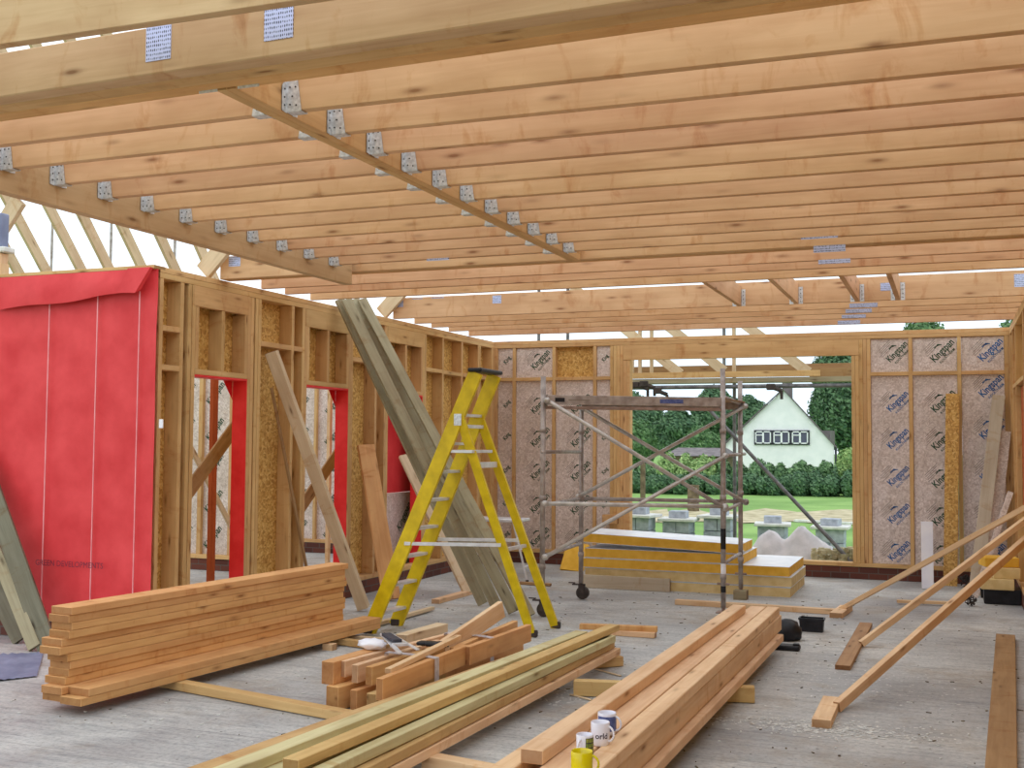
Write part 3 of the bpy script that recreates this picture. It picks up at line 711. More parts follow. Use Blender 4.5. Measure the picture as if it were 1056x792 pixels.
def strap(name, p, z0, label, wid=.05, lean=0):
    c = at(*p, 'z', .29); dv = (at(548, 644, 'z', .29) - at(395, 700, 'z', .29)).normalized()
    side = V((0, 0, 1)).cross(dv)
    bm = bmesh.new(); w2 = dv * wid / 2
    pts = [c - side * .006 + V((0, 0, -.23)), c - side * .006 + V((0, 0, .004)), c + side * .10 + V((0, 0, .012)), c + side * .36 + V((0, 0, .012)), c + side * .40 + V((0, 0, -.2))]
    for k in range(3):
        o = dv * (k - 1) * .02
        for a, b_ in zip(pts, pts[1:]):
            n_ = (b_ - a).cross(dv).normalized() * .003
            quad(bm, [a + o - dv * .006, a + o + dv * .006, b_ + o + dv * .006, b_ + o - dv * .006])
            quad(bm, [a + o - dv * .006 + n_, a + o + dv * .006 + n_, b_ + o + dv * .006 + n_, b_ + o - dv * .006 + n_])
    return tag(obj(name, bm, M['strap']), label, 'strap', 'plastic straps round the bundle')
strap('strap', (450, 679), .3, 'near white plastic strap round the timber bundle')
strap('strap', (507, 658), .3, 'far white plastic strap round the timber bundle')
# tools on the bundle
t = thing('mitre_square', 'silver mitre square tool lying on the strapped bundle', 'tool', at(402, 668, 'z', .30))
A = at(394, 654, 'z', .345); B = at(413, 674, 'z', .33); A2 = at(405, 655, 'z', .345); B2 = at(431, 670, 'z', .33)
beam('blade', A, B, .03, .012, M['alu'], parent=t); beam('arm', A2, B2, .022, .01, M['alu'], parent=t)
beam('grip', at(398, 654, 'z', .36), at(410, 661, 'z', .36), .06, .02, M['timber_dark'], parent=t)
beam('cross_piece', at(405, 665, 'z', .34), at(420, 664, 'z', .34), .04, .02, M['alu'], parent=t)
bm = bmesh.new(); r = bmesh.ops.create_icosphere(bm, subdivisions=3, radius=1)
for v in bm.verts: v.co = V((v.co.x * .1, v.co.y * .07, v.co.z * .035)) * (1 + .3 * noise.noise(v.co * 3))
tag(obj('crumpled_wrapper', bm, M['white_plastic'], None, Matrix.Translation(at(384, 664, 'z', .325)), True), 'crumpled white plastic wrapper beside the silver square', 'wrapper')
t = thing('work_glove', 'black work glove lying on the strapped bundle right of the silver square', 'glove', at(446, 664, 'z', .3))
bm = bmesh.new(); c = at(446, 664, 'z', .315)
for k, (dx, dy, L_) in enumerate(((0, .03, .07), (.005, .01, .08), (0, -.01, .075), (-.005, -.03, .06))):
    addcyl(bm, c + V((.03, dy, 0)), c + V((.03 + L_, dy * 1.4, -.008)), .011, .008, 8)
addbox(bm, c, (.085, .085, .028), bev=.01); addcyl(bm, c + V((0, .04, 0)), c + V((.05, .08, 0)), .011, .009, 8); addbox(bm, c - V((.07, 0, 0)), (.07, .075, .024), bev=.008)
obj('glove_shell', bm, M['black'], t)
# thin battens on the floor between stack and bundle
tag(beam('floor_batten', at(335, 655, 'z', .03), at(425, 662, 'z', .03), .05, .03, M['pale']), 'upper pale batten on the floor between stack and bundle', 'batten')
tag(beam('floor_batten', at(343, 660, 'z', .03), at(400, 668, 'z', .03), .06, .05, M['honey']), 'lower honey batten on the floor between stack and bundle', 'batten')
tag(beam('floor_batten', at(372, 648, 'z', .03), at(446, 627, 'z', .03), .05, .03, M['pale']), 'pale batten on the floor passing under the ladder', 'batten')
tag(beam('wood_block', at(335, 663, 'z', .05), at(345, 664, 'z', .05), .07, .06, M['pink'], oz=-.5), 'small pale pink wood block on the floor right of the left stack', 'block')
tag(beam('offcut_batten', at(449, 618, 'z', .045), at(500, 604, 'z', .045), .09, .045, M['pink'], oz=-.5), 'pink batten offcut on the floor beneath the grey leaning planks', 'batten')
tag(beam('floor_strip', at(536, 601, 'z', .02), at(568, 603, 'z', .02), .05, .03, M['brown']), 'thin brown strip on the floor behind the ladder foot', 'batten')

# ================================================================== MUGS
def mug(loc, r, h, mat, label, hang, deco=None, text=None, tilt=0):
    t = thing('mug', label, 'mug', loc)
    prof = [(0, .002), (r * .88, .0), (r * .97, .006), (r, .02), (r, h - .003), (r - .0015, h), (r - .004, h - .002), (r - .004, .012), (r * .8, .007), (0, .007)]
    bm = bmesh.new(); n = 40; rings = []
    for (a, z) in prof:
        rings.append([bm.verts.new((a * math.cos(2 * PI * k / n), a * math.sin(2 * PI * k / n), z)) for k in range(n)] if a > 0 else [bm.verts.new((0, 0, z))])
    for p, q in zip(rings, rings[1:]):
        for k in range(n):
            k2 = (k + 1) % n
            if len(p) == 1: bm.faces.new((p[0], q[k], q[k2]))
            elif len(q) == 1: bm.faces.new((p[k], p[k2], q[0]))
            else: bm.faces.new((p[k], p[k2], q[k2], q[k]))
    obj('body', bm, mat, t, Matrix.Translation(V(loc)), True)
    bm = bmesh.new(); dh = V((math.cos(hang), math.sin(hang), 0)); pts = []
    for k in range(11):
        a = -PI / 2 + PI * k / 10
        pts.append(V(loc) + dh * (r - .003 + .028 * math.cos(a)) + V((0, 0, h * .52 + h * .32 * math.sin(a))))
    addtube(bm, pts, .0048, 8); obj('handle', bm, mat, t, None, True)
    if deco:
        bm = bmesh.new(); a0, a1, z0, z1, m_ = deco; nn = 14
        if m_ == 'grid':
            for i in range(4):
                for j in range(4):
                    aa = a0 + (a1 - a0) * (i + .12) / 4; ab = a0 + (a1 - a0) * (i + .88) / 4; za = z0 + (z1 - z0) * (j + .1) / 4; zb_ = z0 + (z1 - z0) * (j + .88) / 4
                    rr = r + .0012
                    quad(bm, [(rr * math.cos(aa), rr * math.sin(aa), za), (rr * math.cos(ab), rr * math.sin(ab), za), (rr * math.cos(ab), rr * math.sin(ab), zb_), (rr * math.cos(aa), rr * math.sin(aa), zb_)], 1)
        for k in range(nn):
            aa = a0 + (a1 - a0) * k / nn; ab = a0 + (a1 - a0) * (k + 1) / nn; rr = r + .0006
            quad(bm, [(rr * math.cos(aa), rr * math.sin(aa), z0), (rr * math.cos(ab), rr * math.sin(ab), z0), (rr * math.cos(ab), rr * math.sin(ab), z1), (rr * math.cos(aa), rr * math.sin(aa), z1)], 0)
        obj('decoration', bm, [M['dark_ink'], M['mug_green']] if m_ == 'grid' else [M['mug_blue'], M['mug_blue']], t, Matrix.Translation(V(loc)))
    if text:
        bm = bmesh.new(); a0 = text[1]
        me = text_mesh(text[0]); bm.from_mesh(me)
        for v in bm.verts:
            x, y = v.co.x * text[2], v.co.y * text[2]
            ang = a0 + x / r; v.co = V(((r + .0008) * math.cos(ang), (r + .0008) * math.sin(ang), h * .45 + y))
        obj('lettering', bm, M['dark_ink'], t, Matrix.Translation(V(loc)))
    return t
ZM = .3385
viewa = lambda p: math.atan2(-p.y, -p.x)
p = at(626, 757, 'z', ZM); mug(p, .042, .098, M['ceramic'], 'white mug with blue pattern standing behind the lettered mug', -.1, (viewa(p) - 1.2, viewa(p) + 1.4, .02, .085, 'plain'))
p = at(619, 768, 'z', ZM); mug(p, .041, .1, M['ceramic'], 'white mug with dark lettering in the middle of the group of mugs', -.2, None, ('orld', viewa(p) + .15, .034))
p = at(604, 774, 'z', ZM); p = at(603, 782, 'z', ZM)
mug(p, .036, .1, M['ceramic'], 'slim white mug with a dark green checked panel', viewa(p) - .5, (viewa(p) + .1, viewa(p) + 1.5, .01, .09, 'grid'))
p = at(600, 800, 'z', ZM); mug(p, .043, .098, M['ceramic_y'], 'plain bright yellow mug nearest the viewer', .05)

# ================================================================== STEPLADDER
def ladder():
    fl, bl = at(380, 653, 'z', 0), at(408, 645, 'z', 0)
    fr, br = at(549, 657, 'z', 0), at(573, 648, 'z', 0)
    Y0 = (fl.y + bl.y) / 2
    # top cap
    xm = fl.x + (fr.x - fl.x) * .62
    t1 = at(491, 384, 'y', fl.y + .12); t2 = at(512, 384, 'y', bl.y + .0)
    t2 = at(510, 385, 'x', t1.x)
    print('ladder top', t1, t2, fl, bl, fr, br)
    t = thing('stepladder', 'yellow stepladder with silver treads standing open in the middle of the room', 'ladder', fl.lerp(br, .5))
    zt = t1.z
    ft, bt = V((t1.x, t1.y, zt)), V((t1.x, max(t2.y, t1.y + .24), zt))
    up1 = (ft - fl).cross(V((0, 1, 0)))
    for A, B in ((fl, ft), (bl, bt)):
        beam('front_rail', A, B, .035, .125, M['yellow'], up=(ft - fl).cross(V((0, 1, 0))), parent=t)
    def along(A, B, s): return A.lerp(B, s)
    # rear legs hinge a little below the top
    s_h = .82
    hf, hb = along(fl, ft, s_h), along(bl, bt, s_h)
    hf = hf + V((.04, 0, 0)); hb = hb + V((.04, 0, 0))
    for A, B in ((fr, hf), (br, hb)):
        beam('rear_leg', A, B, .035, .075, M['yellow'], up=(hf - fr).cross(V((0, 1, 0))), parent=t)
    # treads
    for k in range(8):
        s = .075 + k * .109
        a, b_ = along(fl, ft, s), along(bl, bt, s)
        beam('tread', a + V((0, .012, 0)), b_ - V((0, .012, 0)), .085, .025, M['alu'], parent=t)
    # rear cross bars
    for s in (.4, .97):
        a, b_ = along(fr, hf, s), along(br, hb, s)
        beam('cross_bar', a, b_, .03, .03, M['alu'], parent=t)
    a, b_ = along(fr, hf, .79), along(br, hb, .79)
    beam('cross_bar', a, b_, .03, .05, M['alu'], parent=t)
    # spreader arms
    for (f0, f1), (r0, r1), o in (((fl, ft), (fr, hf), -.025), ((bl, bt), (br, hb), .025)):
        z = .78
        a = along(f0, f1, z / zt); b_ = along(r0, r1, z / hf.z)
        beam('spreader', a + V((0, o, 0)), b_ + V((0, o, 0)), .012, .03, M['alu'], parent=t)
    # platform tread high up
    a, b_ = along(fl, ft, .70), along(bl, bt, .70)
    beam('platform', a + V((.14, .0, 0)), b_ + V((.14, 0, 0)), .26, .025, M['alu'], parent=t)
    # top cap
    c = (ft + bt) / 2
    bm = bmesh.new(); addbox(bm, (0, 0, 0), (.13, (bt - ft).length + .08, .035), bev=.01); obj('top_cap', bm, M['black'], t, Matrix.Translation(c + V((.0, 0, .02))))
    # hinge plates and feet
    for h_, o in ((hf, -.022), (hb, .022)):
        bm = bmesh.new(); addbox(bm, (0, 0, 0), (.07, .008, .1), bev=.003); obj('hinge_plate', bm, M['galv'], t, Matrix.Translation(h_ + V((-.02, o, 0))))
    for p in (fl, bl, fr, br):
        bm = bmesh.new(); addbox(bm, (0, 0, .03), (.09, .045, .06), bev=.008); obj('rubber_foot', bm, M['rubber'], t, Matrix.Translation(V((p.x, p.y, 0))))
ladder()
# low hop-up platform behind the ladder
def hopup():
    c = at(515, 600, 'z', 0)
    Yc = 12.35
    a = at(490, 534, 'y', Yc); b_ = at(532, 534, 'y', Yc)
    zt = a.z; print('hopup', a, b_)
    t = thing('work_platform', 'small silver folding work platform behind the stepladder', 'platform', ((a.x + b_.x) / 2, Yc, 0))
    bm = bmesh.new(); addbox(bm, ((a.x + b_.x) / 2, Yc + .15, zt - .02), (b_.x - a.x + .12, .34, .04), bev=.01); obj('deck', bm, M['alu'], t)
    x0, x1 = a.x - .1, b_.x + .08
    for sx, X in ((-1, x0), (1, x1)):
        for Y in (Yc + .02, Yc + .28):
            bm = bmesh.new(); addcyl(bm, (X - sx * .12, Y, zt - .04), (X + sx * .06, Y, .03), .014, n=8); obj('leg', bm, M['alu'], t)
            bm = bmesh.new(); addcyl(bm, (X + sx * .057, Y, .05), (X + sx * .063, Y, 0), .02, n=8); obj('rubber_foot', bm, M['black'], t)
        for z in (.2, .4):
            k = (zt - .04 - z) / (zt - .07); Xz = X - sx * .12 + sx * .18 * k
            bm = bmesh.new(); addcyl(bm, (Xz, Yc + .02, z), (Xz, Yc + .28, z), .011, n=8); obj('rung', bm, M['alu'], t)
hopup()
# ================================================================== LEANING TIMBERS
def lean(name, foot, top, w, h, mat, label, up, zf=0, cat='plank', group=None, ax='x', v=XL + .03, oz=0):
    A = at(*foot, 'z', zf); B = at(*top, ax, v)
    return tag(beam(name, A, B, w, h, M[mat], up=up, bev=.003, oz=oz, cut=0), label, cat, group)
GP = 'grey weathered planks leaning on the left wall'
for n, (f, tp, w_, o, l) in enumerate(((498, 350, .10, .05, 'grey weathered plank leaning on the left wall, leftmost of the sheaf'), (513, 357, .11, .15, 'grey weathered plank, second from the left in the leaning sheaf'),
        (530, 365, .11, .05, 'grey weathered plank, third from the left in the leaning sheaf'), (547, 373, .10, .15, 'grey weathered plank, rightmost of the sheaf leaning on the left wall'))):
    lean('weathered_plank', (f, 623 + n * 4), (tp, 309), w_, .04, 'grey', l, (.5, -.6, .5), .03, 'plank', GP, 'x', XL + o)
lean('leaning_batten', (375, 627), (280, 363), .09, .11, 'pale', 'long pale batten leaning in the second bay of the left wall', (1, .3, 0), .03, 'batten', None, 'x', XL + .02)
tag(beam('thin_strip', at(317, 590, 'x', XL + .03), at(280, 400, 'x', XL + .025), .03, .02, M['brown'], up=(1, 0, 0)), 'thin dark strip leaning on the left wall just behind the pale batten', 'strip')
A = at(404, 618, 'z', .02); B = at(377, 459, 'x', XL + .06)
tag(beam('leaning_board', A, B, .19, .045, M['orange'], up=(.8, -.6, .2)), 'orange board leaning against the left wall just left of the stepladder', 'board')
lean('leaning_batten', (482, 612), (415, 470), .09, .045, 'pale', 'pale batten leaning on the left wall behind the grey planks', (.6, -.6, .4), .02, 'batten', None, 'x', XL + .05)
# braces in the side room
for n, (a, b_) in enumerate((((190, 513), (250, 430)), ((310, 524), (352, 462)))):
    tag(beam('diagonal_brace', at(*a, 'x', -6.35), at(*b_, 'x', -6.35), .02, .15, M['brown'], up=(0, 1, .6)), ('brown diagonal brace board seen through the first doorway', 'brown diagonal brace board seen through the second doorway')[n], 'brace')
tag(beam('diagonal_batten', at(197, 462, 'x', -7.6), at(248, 562, 'x', -7.6), .03, .06, M['pale'], up=(0, 1, -.6)), 'pale diagonal batten seen low through the first doorway', 'batten')
p = at(217, 600, 'x', -6.9)
tag(beam('side_room_post', V((-6.9, p.y, 0)), V((-6.9, p.y, 3.0)), .045, .08, M['red_wood'], up=(0, 1, 0)), 'reddish upright post seen through the first doorway', 'post')
p = at(338, 560, 'x', -6.9)
tag(beam('side_room_post', V((-6.9, p.y, 0)), V((-6.9, p.y, 3.0)), .045, .05, M['pink'], up=(0, 1, 0)), 'pinkish upright post seen through the second doorway', 'post')
# red sheet and insulation board behind the third opening
a = at(396, 400, 'x', XL - .3); b_ = at(440, 505, 'x', XL - .3)
bm = bmesh.new(); addbox(bm, (XL - .3, (a.y + b_.y) / 2 + .1, (2.35 + b_.z) / 2), (.012, 1.7, 2.35 - b_.z)); tag(obj('membrane_sheet', bm, M['membrane']), 'red membrane sheet hanging across the third opening', 'sheet')
bm = bmesh.new(); addbox(bm, (XL - .31, (a.y + b_.y) / 2 + .1, b_.z / 2), (.08, 1.7, b_.z - .01))
t = tag(obj('insulation_board', bm, M['foil']), 'silver insulation board standing behind the third opening under the red sheet', 'board')
bm = bmesh.new()
for k in range(3):
    T = Matrix.Translation(V((XL - .268, a.y + .5 + .55 * k, b_.z * .72))) @ Matrix.Rotation(PI / 2, 4, 'Z') @ Matrix.Rotation(PI / 2, 4, 'X') @ Matrix.Rotation(.8, 4, 'Z') @ Matrix.Diagonal((.12, .15, 1, 1))
    addtext(bm, 'Kingspan', T)
obj('printed_logo', bm, M['green_ink'], t)
# weathered boards at the far left
GW = 'weathered boards leaning on the red wall'
for n, (f, tp, w, m_, l) in enumerate((((49, 668), (-22, 468), .15, 'grey_dark', 'right-hand weathered green-grey board leaning at the left edge'), ((36, 668), (-40, 480), .10, 'grey', 'pale green board between weathered ones at the left edge'),
                           ((22, 660), (-60, 500), .14, 'grey_dark', 'leftmost weathered board low at the left edge'))):
    A = at(*f, 'z', .03 + n * .0); B = at(*tp, 'y', 7.22)
    tag(beam('weathered_board', A, B, w, .035, M[m_], up=(.3, -1, .3)), l, 'board', GW)
bm = bmesh.new(); a = at(0, 678, 'z', .012); nn = 16; gr = []
P = [at(-30, 705, 'z', .01), at(38, 697, 'z', .01), at(45, 672, 'z', .01), at(-30, 677, 'z', .01)]
for i in range(nn + 1):
    row = []
    for j in range(nn + 1):
        q = P[0].lerp(P[1], i / nn).lerp(P[3].lerp(P[2], i / nn), j / nn); q = q.copy(); q.z = .008 + .02 * abs(noise.noise(V((i * .5, j * .5, 0)))); row.append(bm.verts.new(q))
    gr.append(row)
for i in range(nn):
    for j in range(nn): bm.faces.new((gr[i][j], gr[i + 1][j], gr[i + 1][j + 1], gr[i][j + 1]))
tag(obj('plastic_sheet', bm, M['blue_sheet'], smooth=True), 'crumpled blue-grey plastic sheet on the floor left of the tall stack', 'sheet')

# ================================================================== SCAFFOLD TOWER
def tower():
    FL, FR = at(559, 636, 'z', 0), at(746, 632, 'z', 0)
    BL, BR = at(599, 618, 'z', 0), at(764, 618, 'z', 0)
    t = thing('scaffold_tower', 'grey steel mobile scaffold tower with cross braces in front of the back wall opening', 'scaffold', FL.lerp(BR, .5))
    tops = {}
    def ztop(P, y):
        # height of the post top seen at row y
        lo, hi = 0, 5
        for _ in range(40):
            m_ = (lo + hi) / 2; c = CM @ V((P.x, -(m_ - H), P.y)); yy = 396 + F * c[1] / c[2]
            if yy > y: lo = m_
            else: hi = m_
        return lo
    legs = {'FL': (FL, 388, .17), 'FR': (FR, 380, .05), 'BL': (BL, 419, .17), 'BR': (BR, 393, .12)}
    for k, (P, y, zb_) in legs.items():
        zt = ztop(P, y)
        bm = bmesh.new(); addcyl(bm, (P.x, P.y, zb_), (P.x, P.y, zt), .025, n=14)
        for z in (zb_ + .28, 1.1, 1.75): addcyl(bm, (P.x, P.y, z), (P.x, P.y, z + .05), .032, n=14)
        obj('leg', bm, M['steel'], t, None, True)
    # castors
    for P in (FL, BL):
        bm = bmesh.new()
        addcyl(bm, (P.x, P.y, .13), (P.x, P.y, .3), .018, n=10)
        addbox(bm, (P.x - .03, P.y, .155), (.12, .07, .012), bev=.003)
        for e in (-1, 1): addbox(bm, (P.x + .01, P.y + e * .03, .11), (.06, .006, .1))
        addcyl(bm, (P.x + .02, P.y - .022, .07), (P.x + .02, P.y + .022, .07), .068, n=24)
        addcyl(bm, (P.x + .02, P.y - .03, .07), (P.x + .02, P.y + .03, .07), .02, n=12)
        addbox(bm, (P.x - .1, P.y, .17), (.07, .03, .01), bev=.003)
        obj('castor', bm, M['rubber'], t)
    bm = bmesh.new(); addbox(bm, (FR.x, FR.y, .006), (.13, .13, .012), bev=.003); addcyl(bm, (FR.x, FR.y, 0), (FR.x, FR.y, .3), .018, n=10); addcyl(bm, (FR.x - .06, FR.y, .28), (FR.x + .06, FR.y, .28), .012, n=8); obj('base_jack', bm, M['steel_rust'], t)
    bm = bmesh.new(); addcyl(bm, (BR.x, BR.y, .1), (BR.x, BR.y, .34), .018, n=10); addcyl(bm, (BR.x - .06, BR.y, .27), (BR.x + .06, BR.y, .27), .012, n=8); obj('base_jack', bm, M['steel_rust'], t)
    def on(P, Q, px):
        # point at photo pixel px on the vertical plane through P and Q
        n_ = V((Q.y - P.y, P.x - Q.x, 0)); d = at(px[0], px[1], 'y', 10) - V((0, 0, H)); o = V((0, 0, H))
        k = n_.dot(P - o) / n_.dot(d); return o + d * k
    def tube(name, P, Q, a, b_, r=.02, mat='steel_bright', off=0):
        A, B = on(P, Q, a), on(P, Q, b_)
        n_ = V((Q.y - P.y, P.x - Q.x, 0)).normalized() * off
        bm = bmesh.new(); addcyl(bm, A + n_, B + n_, r, n=12)
        for e in (A, B): addcyl(bm, e + n_ - n_.normalized() * .03 if off else e - V((0, .03, 0)), e + n_ + (n_.normalized() * .02 if off else V((0, .03, 0))), .03, n=10)
        obj(name, bm, M[mat], t, None, True)
    tube('diagonal_brace', FL, FR, (563, 413), (746, 524), off=.045); tube('diagonal_brace', FL, FR, (561, 574), (746, 470), off=.05)
    tube('diagonal_brace', BL, BR, (600, 421), (768, 518), off=.045); tube('diagonal_brace', BL, BR, (596, 512), (767, 419), off=.05)
    tube('horizontal_brace', FL, FR, (561, 519), (746, 522), off=.045); tube('horizontal_brace', BL, BR, (599, 514), (768, 517), off=.045, mat='steel')
    for P, Q, ps in ((FL, BL, (((559, 466), (598, 466)), ((559, 574), (600, 560)), ((559, 521), (599, 514)))), (FR, BR, (((747, 470), (768, 468)), ((747, 581), (766, 569)), ((747, 527), (768, 517)), ((748, 410), (768, 418))))):
        for a, b_ in ps:
            A, B = on(P, Q, a), on(P, Q, b_); bm = bmesh.new(); addcyl(bm, A, B, .018, n=10); obj('rung', bm, M['steel'], t, None, True)
    # deck hung between the ends at the top
    A, B = on(FL, FR, (563, 413.5)), on(FL, FR, (746, 413.5))
    z = (A.z + B.z) / 2; A.z = B.z = z
    A2 = on(BL, BR, (600, 418)); B2 = on(BL, BR, (768, 418)); A2.z = B2.z = z
    bk = (A2 - A).normalized(); 
    bm = bmesh.new()
    q = [A, B, B2, A2]; cxy = [V((p_.x, p_.y, 0)) for p_ in q]
    vs = [bm.verts.new(V((p_.x, p_.y, z + .045))) for p_ in q] + [bm.verts.new(V((p_.x, p_.y, z + .03))) for p_ in q]
    bm.faces.new(vs[:4]); bm.faces.new(vs[4:][::-1])
    for k in range(4): bm.faces.new((vs[k], vs[(k + 1) % 4], vs[4 + (k + 1) % 4], vs[4 + k]))
    obj('deck_board', bm, M['brown'], t)
    for P_, Q_ in ((A, B), (A2, B2)): beam('deck_beam', P_, Q_, .03, .09, M['steel'], parent=t)
    beam('lower_rail', A - V((0, 0, .075)), B - V((0, 0, .075)), .03, .03, M['steel_rust'], parent=t)
    dv = (B - A).normalized(); nr = V((dv.y, -dv.x, 0)) * .0165
    for x0, x1, m_ in ((572, 582, 'black'), (586, 608, 'grey_ink'), (680, 704, 'mug_blue')):
        a1, b1 = on(FL, FR, (x0, 413)), on(FL, FR, (x1, 413)); a1.z = b1.z = z
        a1 += nr; b1 += nr; hh = .02 if m_ != 'grey_ink' else .006
        bm = bmesh.new(); quad(bm, [a1 - V((0, 0, hh)), b1 - V((0, 0, hh)), b1 + V((0, 0, hh)), a1 + V((0, 0, hh))]); obj('printed_label', bm, M[m_], t)
    # markings on the right leg
    for z0, z1, m_ in ((.62, .82, 'black'), (.2, .26, 'black'), (.36, .48, 'white_plastic')):
        bm = bmesh.new(); addcyl(bm, (FR.x, FR.y, z0), (FR.x, FR.y, z1), .0262, n=14); obj('leg_tape', bm, M[m_], t)
    tag(abox('wooden_block', (BR.x - .07, BR.y - .06, .0), (BR.x + .07, BR.y + .06, .1), M['grey']), 'grey-green wooden block under the back right scaffold leg', 'block')
tower()

# ================================================================== INSULATION STACK
def slab(name, p, q, yb, z0, z1, mats, label, group='insulation boards stacked in the opening', sh=0):
    """insulation board: front edge from photo point p to q on the floor line"""
    A = V((p[0], p[1], 0)); B = V((q[0], q[1], 0)); d = (B - A).normalized(); n_ = V((-d.y, d.x, 0))
    L_ = (B - A).length
    t = thing(name, label, 'insulation board', (A + B) / 2 + V((0, 0, z0)), group)
    Mx = Matrix(((d.x, n_.x, 0, 0), (d.y, n_.y, 0, 0), (0, 0, 1, 0), (0, 0, 0, 1))); Mx.translation = A
    bm = bmesh.new(); addbox(bm, (L_ / 2, yb / 2, (z0 + z1) / 2), (L_, yb, z1 - z0 - .012), bev=.002); obj('foam_core', bm, M[mats], t, Mx)
    bm = bmesh.new(); addbox(bm, (L_ / 2, yb / 2, z1 - .004), (L_ + .004, yb + .004, .004)); obj('top_facing', bm, M['white_foil'], t, Mx)
    bm = bmesh.new(); addbox(bm, (L_ / 2, yb / 2, z0 + .004), (L_ + .004, yb + .004, .004)); obj('bottom_facing', bm, M['white_foil'], t, Mx)
fa = at(602, 612, 'z', 0); fb = at(815, 617, 'z', 0); print('slab', fa, fb)
YI = fb.y; XI0 = at(602, 600, 'y', YI).x; XI1 = fb.x; XI2 = at(765, 565, 'y', YI).x
fa = V((XI0, YI, 0)); fb = V((XI1, YI, 0))
lv = ['on the floor, pale edged', 'second from the floor, pale edged', 'third up, white face at right', 'fourth up, ending by the scaffold legs', 'topmost, tilted up at left']
for k in range(5):
    z0 = k * .112; e = (0, .012, -.008, .01, -.01)[k]
    x1 = XI1 if k < 3 else XI2
    slab('insulation_board', V((XI0 + e, YI + e, 0)), V((x1 + e, YI + e, 0)), (1.25, 1.25, 1.25, .95, .75)[k], z0, z0 + .111, 'pir_pale' if k < 2 else 'pir', 'yellow foam board in the insulation pile, %s' % lv[k])
top = [o for o in C.objects if o.type == 'EMPTY' and 'topmost, tilted' in str(o.get('label', ''))][0]
Rt_ = Matrix.Translation(V((XI2, YI, .448))) @ Matrix.Rotation(.034, 4, 'Y') @ Matrix.Translation(-V((XI2, YI, .448)))
W[top.name] = Rt_ @ W[top.name]; top.matrix_basis = W[top.name]
a = at(609, 615, 'z', 0); b_ = at(690, 617, 'z', 0)
a.y -= .1; b_.y -= .1
tag(beam('grey_plank', V((at(597, 610, 'y', YI - .1).x, YI - .06, .075)), V((at(690, 612, 'y', YI - .1).x, YI - .05, .075)), .04, .145, M['greyboard']), 'grey plank on edge against the front of the insulation pile', 'plank')
tag(beam('floor_timber', at(697, 618, 'z', .05), at(861, 628, 'z', .05), .09, .05, M['pink'], oz=-.5), 'long orange timber lying across the floor in front of the insulation pile', 'timber')
a = at(578, 588, 'z', 0); b_ = at(597, 588, 'z', 0)
tag(beam('foam_offcut', a + V((0, 0, .0)), a + V((.03, .22, .33)), .3, .08, M['pir'], up=(0, -1, .5), oy=-.5), 'yellow foam offcut leaning on the plinth left of the insulation pile', 'offcut')
# block and foil scrap on the sill
tag(abox('sill_block', (at(622, 560, 'y', D - .05).x, D - .1, .58), (at(637, 560, 'y', D - .05).x, D - .0, .7), M['stud']), 'small timber block on the insulation pile beside the opening post', 'block')

# ================================================================== FLOOR BITS, RIGHT SIDE
def prop(foot, b1, X, Z_, label, w=.045, h=.07, blk=None):
    A = at(*foot, 'z', .03)
    # direction: choose the wall point so that the line passes photo pixel b1
    B = at(*b1, 'x', X)
    e = (B - A) * 0
    return tag(beam('raking_prop', A, B + e, w, h, M['pink']), label, 'prop', 'raking props to the right wall')
prop((866, 629), (1062, 521), .62, 0, 'farthest of three raking timber props against the right wall', .045, .045)
prop((888, 664), (1062, 533), .62, 0, 'middle of three raking timber props against the right wall', .045, .05)
prop((863, 729), (1062, 553), .62, 0, 'nearest of three raking timber props against the right wall', .045, .065)
tag(beam('prop_block', at(847, 742, 'z', .05), at(858, 718, 'z', .05), .11, .05, M['pink'], oz=-.5), 'short wooden block nailed to the floor at the foot of the nearest prop', 'block')
tag(beam('prop_plank', at(869, 686, 'z', .035), at(893, 642, 'z', .035), .11, .035, M['brown'], oz=-.5), 'brown plank on the floor at the foot of the middle prop', 'plank')
tag(beam('prop_block', at(862, 632, 'z', .05), at(873, 624, 'z', .05), .12, .05, M['pink'], oz=-.5), 'short wooden block at the foot of the farthest prop', 'block')
tag(beam('floor_batten', at(925, 620, 'z', .03), at(985, 622, 'z', .03), .05, .03, M['pink']), 'thin pink batten on the floor behind the nearest prop', 'batten')
tag(beam('floor_plank', at(1032, 800, 'z', .04), at(1037, 654, 'z', .04), .15, .04, M['brown'], oz=-.5), 'long brown plank lying on the floor at the right edge', 'plank')
def crate(label, x0, x1, yb, yt):
    a = at(x0, yb, 'z', 0); b_ = at(x1, yb, 'z', 0); w = b_.x - a.x; hgt = (yb - yt) / F * (CM @ V((a.x, H, a.y)))[2]
    t = thing('plastic_tub', label, 'tub', (a + b_) / 2)
    c = (a + b_) / 2; d_ = w * .55; bm = bmesh.new()
    tt = .006; s = .9
    def ring(z, k): return [V((c.x - w / 2 * k, c.y + d_ / 2 - d_ / 2 * k, z)), V((c.x + w / 2 * k, c.y + d_ / 2 - d_ / 2 * k, z)), V((c.x + w / 2 * k, c.y + d_ / 2 + d_ / 2 * k, z)), V((c.x - w / 2 * k, c.y + d_ / 2 + d_ / 2 * k, z))]
    R_ = [ring(0, s), ring(hgt * .85, .97), ring(hgt * .85, 1.04), ring(hgt, 1.04), ring(hgt, .94), ring(.01, s - .05)]
    R_ = [[bm.verts.new(v) for v in r] for r in R_]
    for p_, q_ in zip(R_, R_[1:]):
        for k in range(4): bm.faces.new((p_[k], p_[(k + 1) % 4], q_[(k + 1) % 4], q_[k]))
    bm.faces.new(R_[0]); bm.faces.new(R_[-1])
    obj('tub_body', bm, M['black'], t)
crate('black plastic tub on the floor right of the pink timber pile', 823, 850, 652, 638)
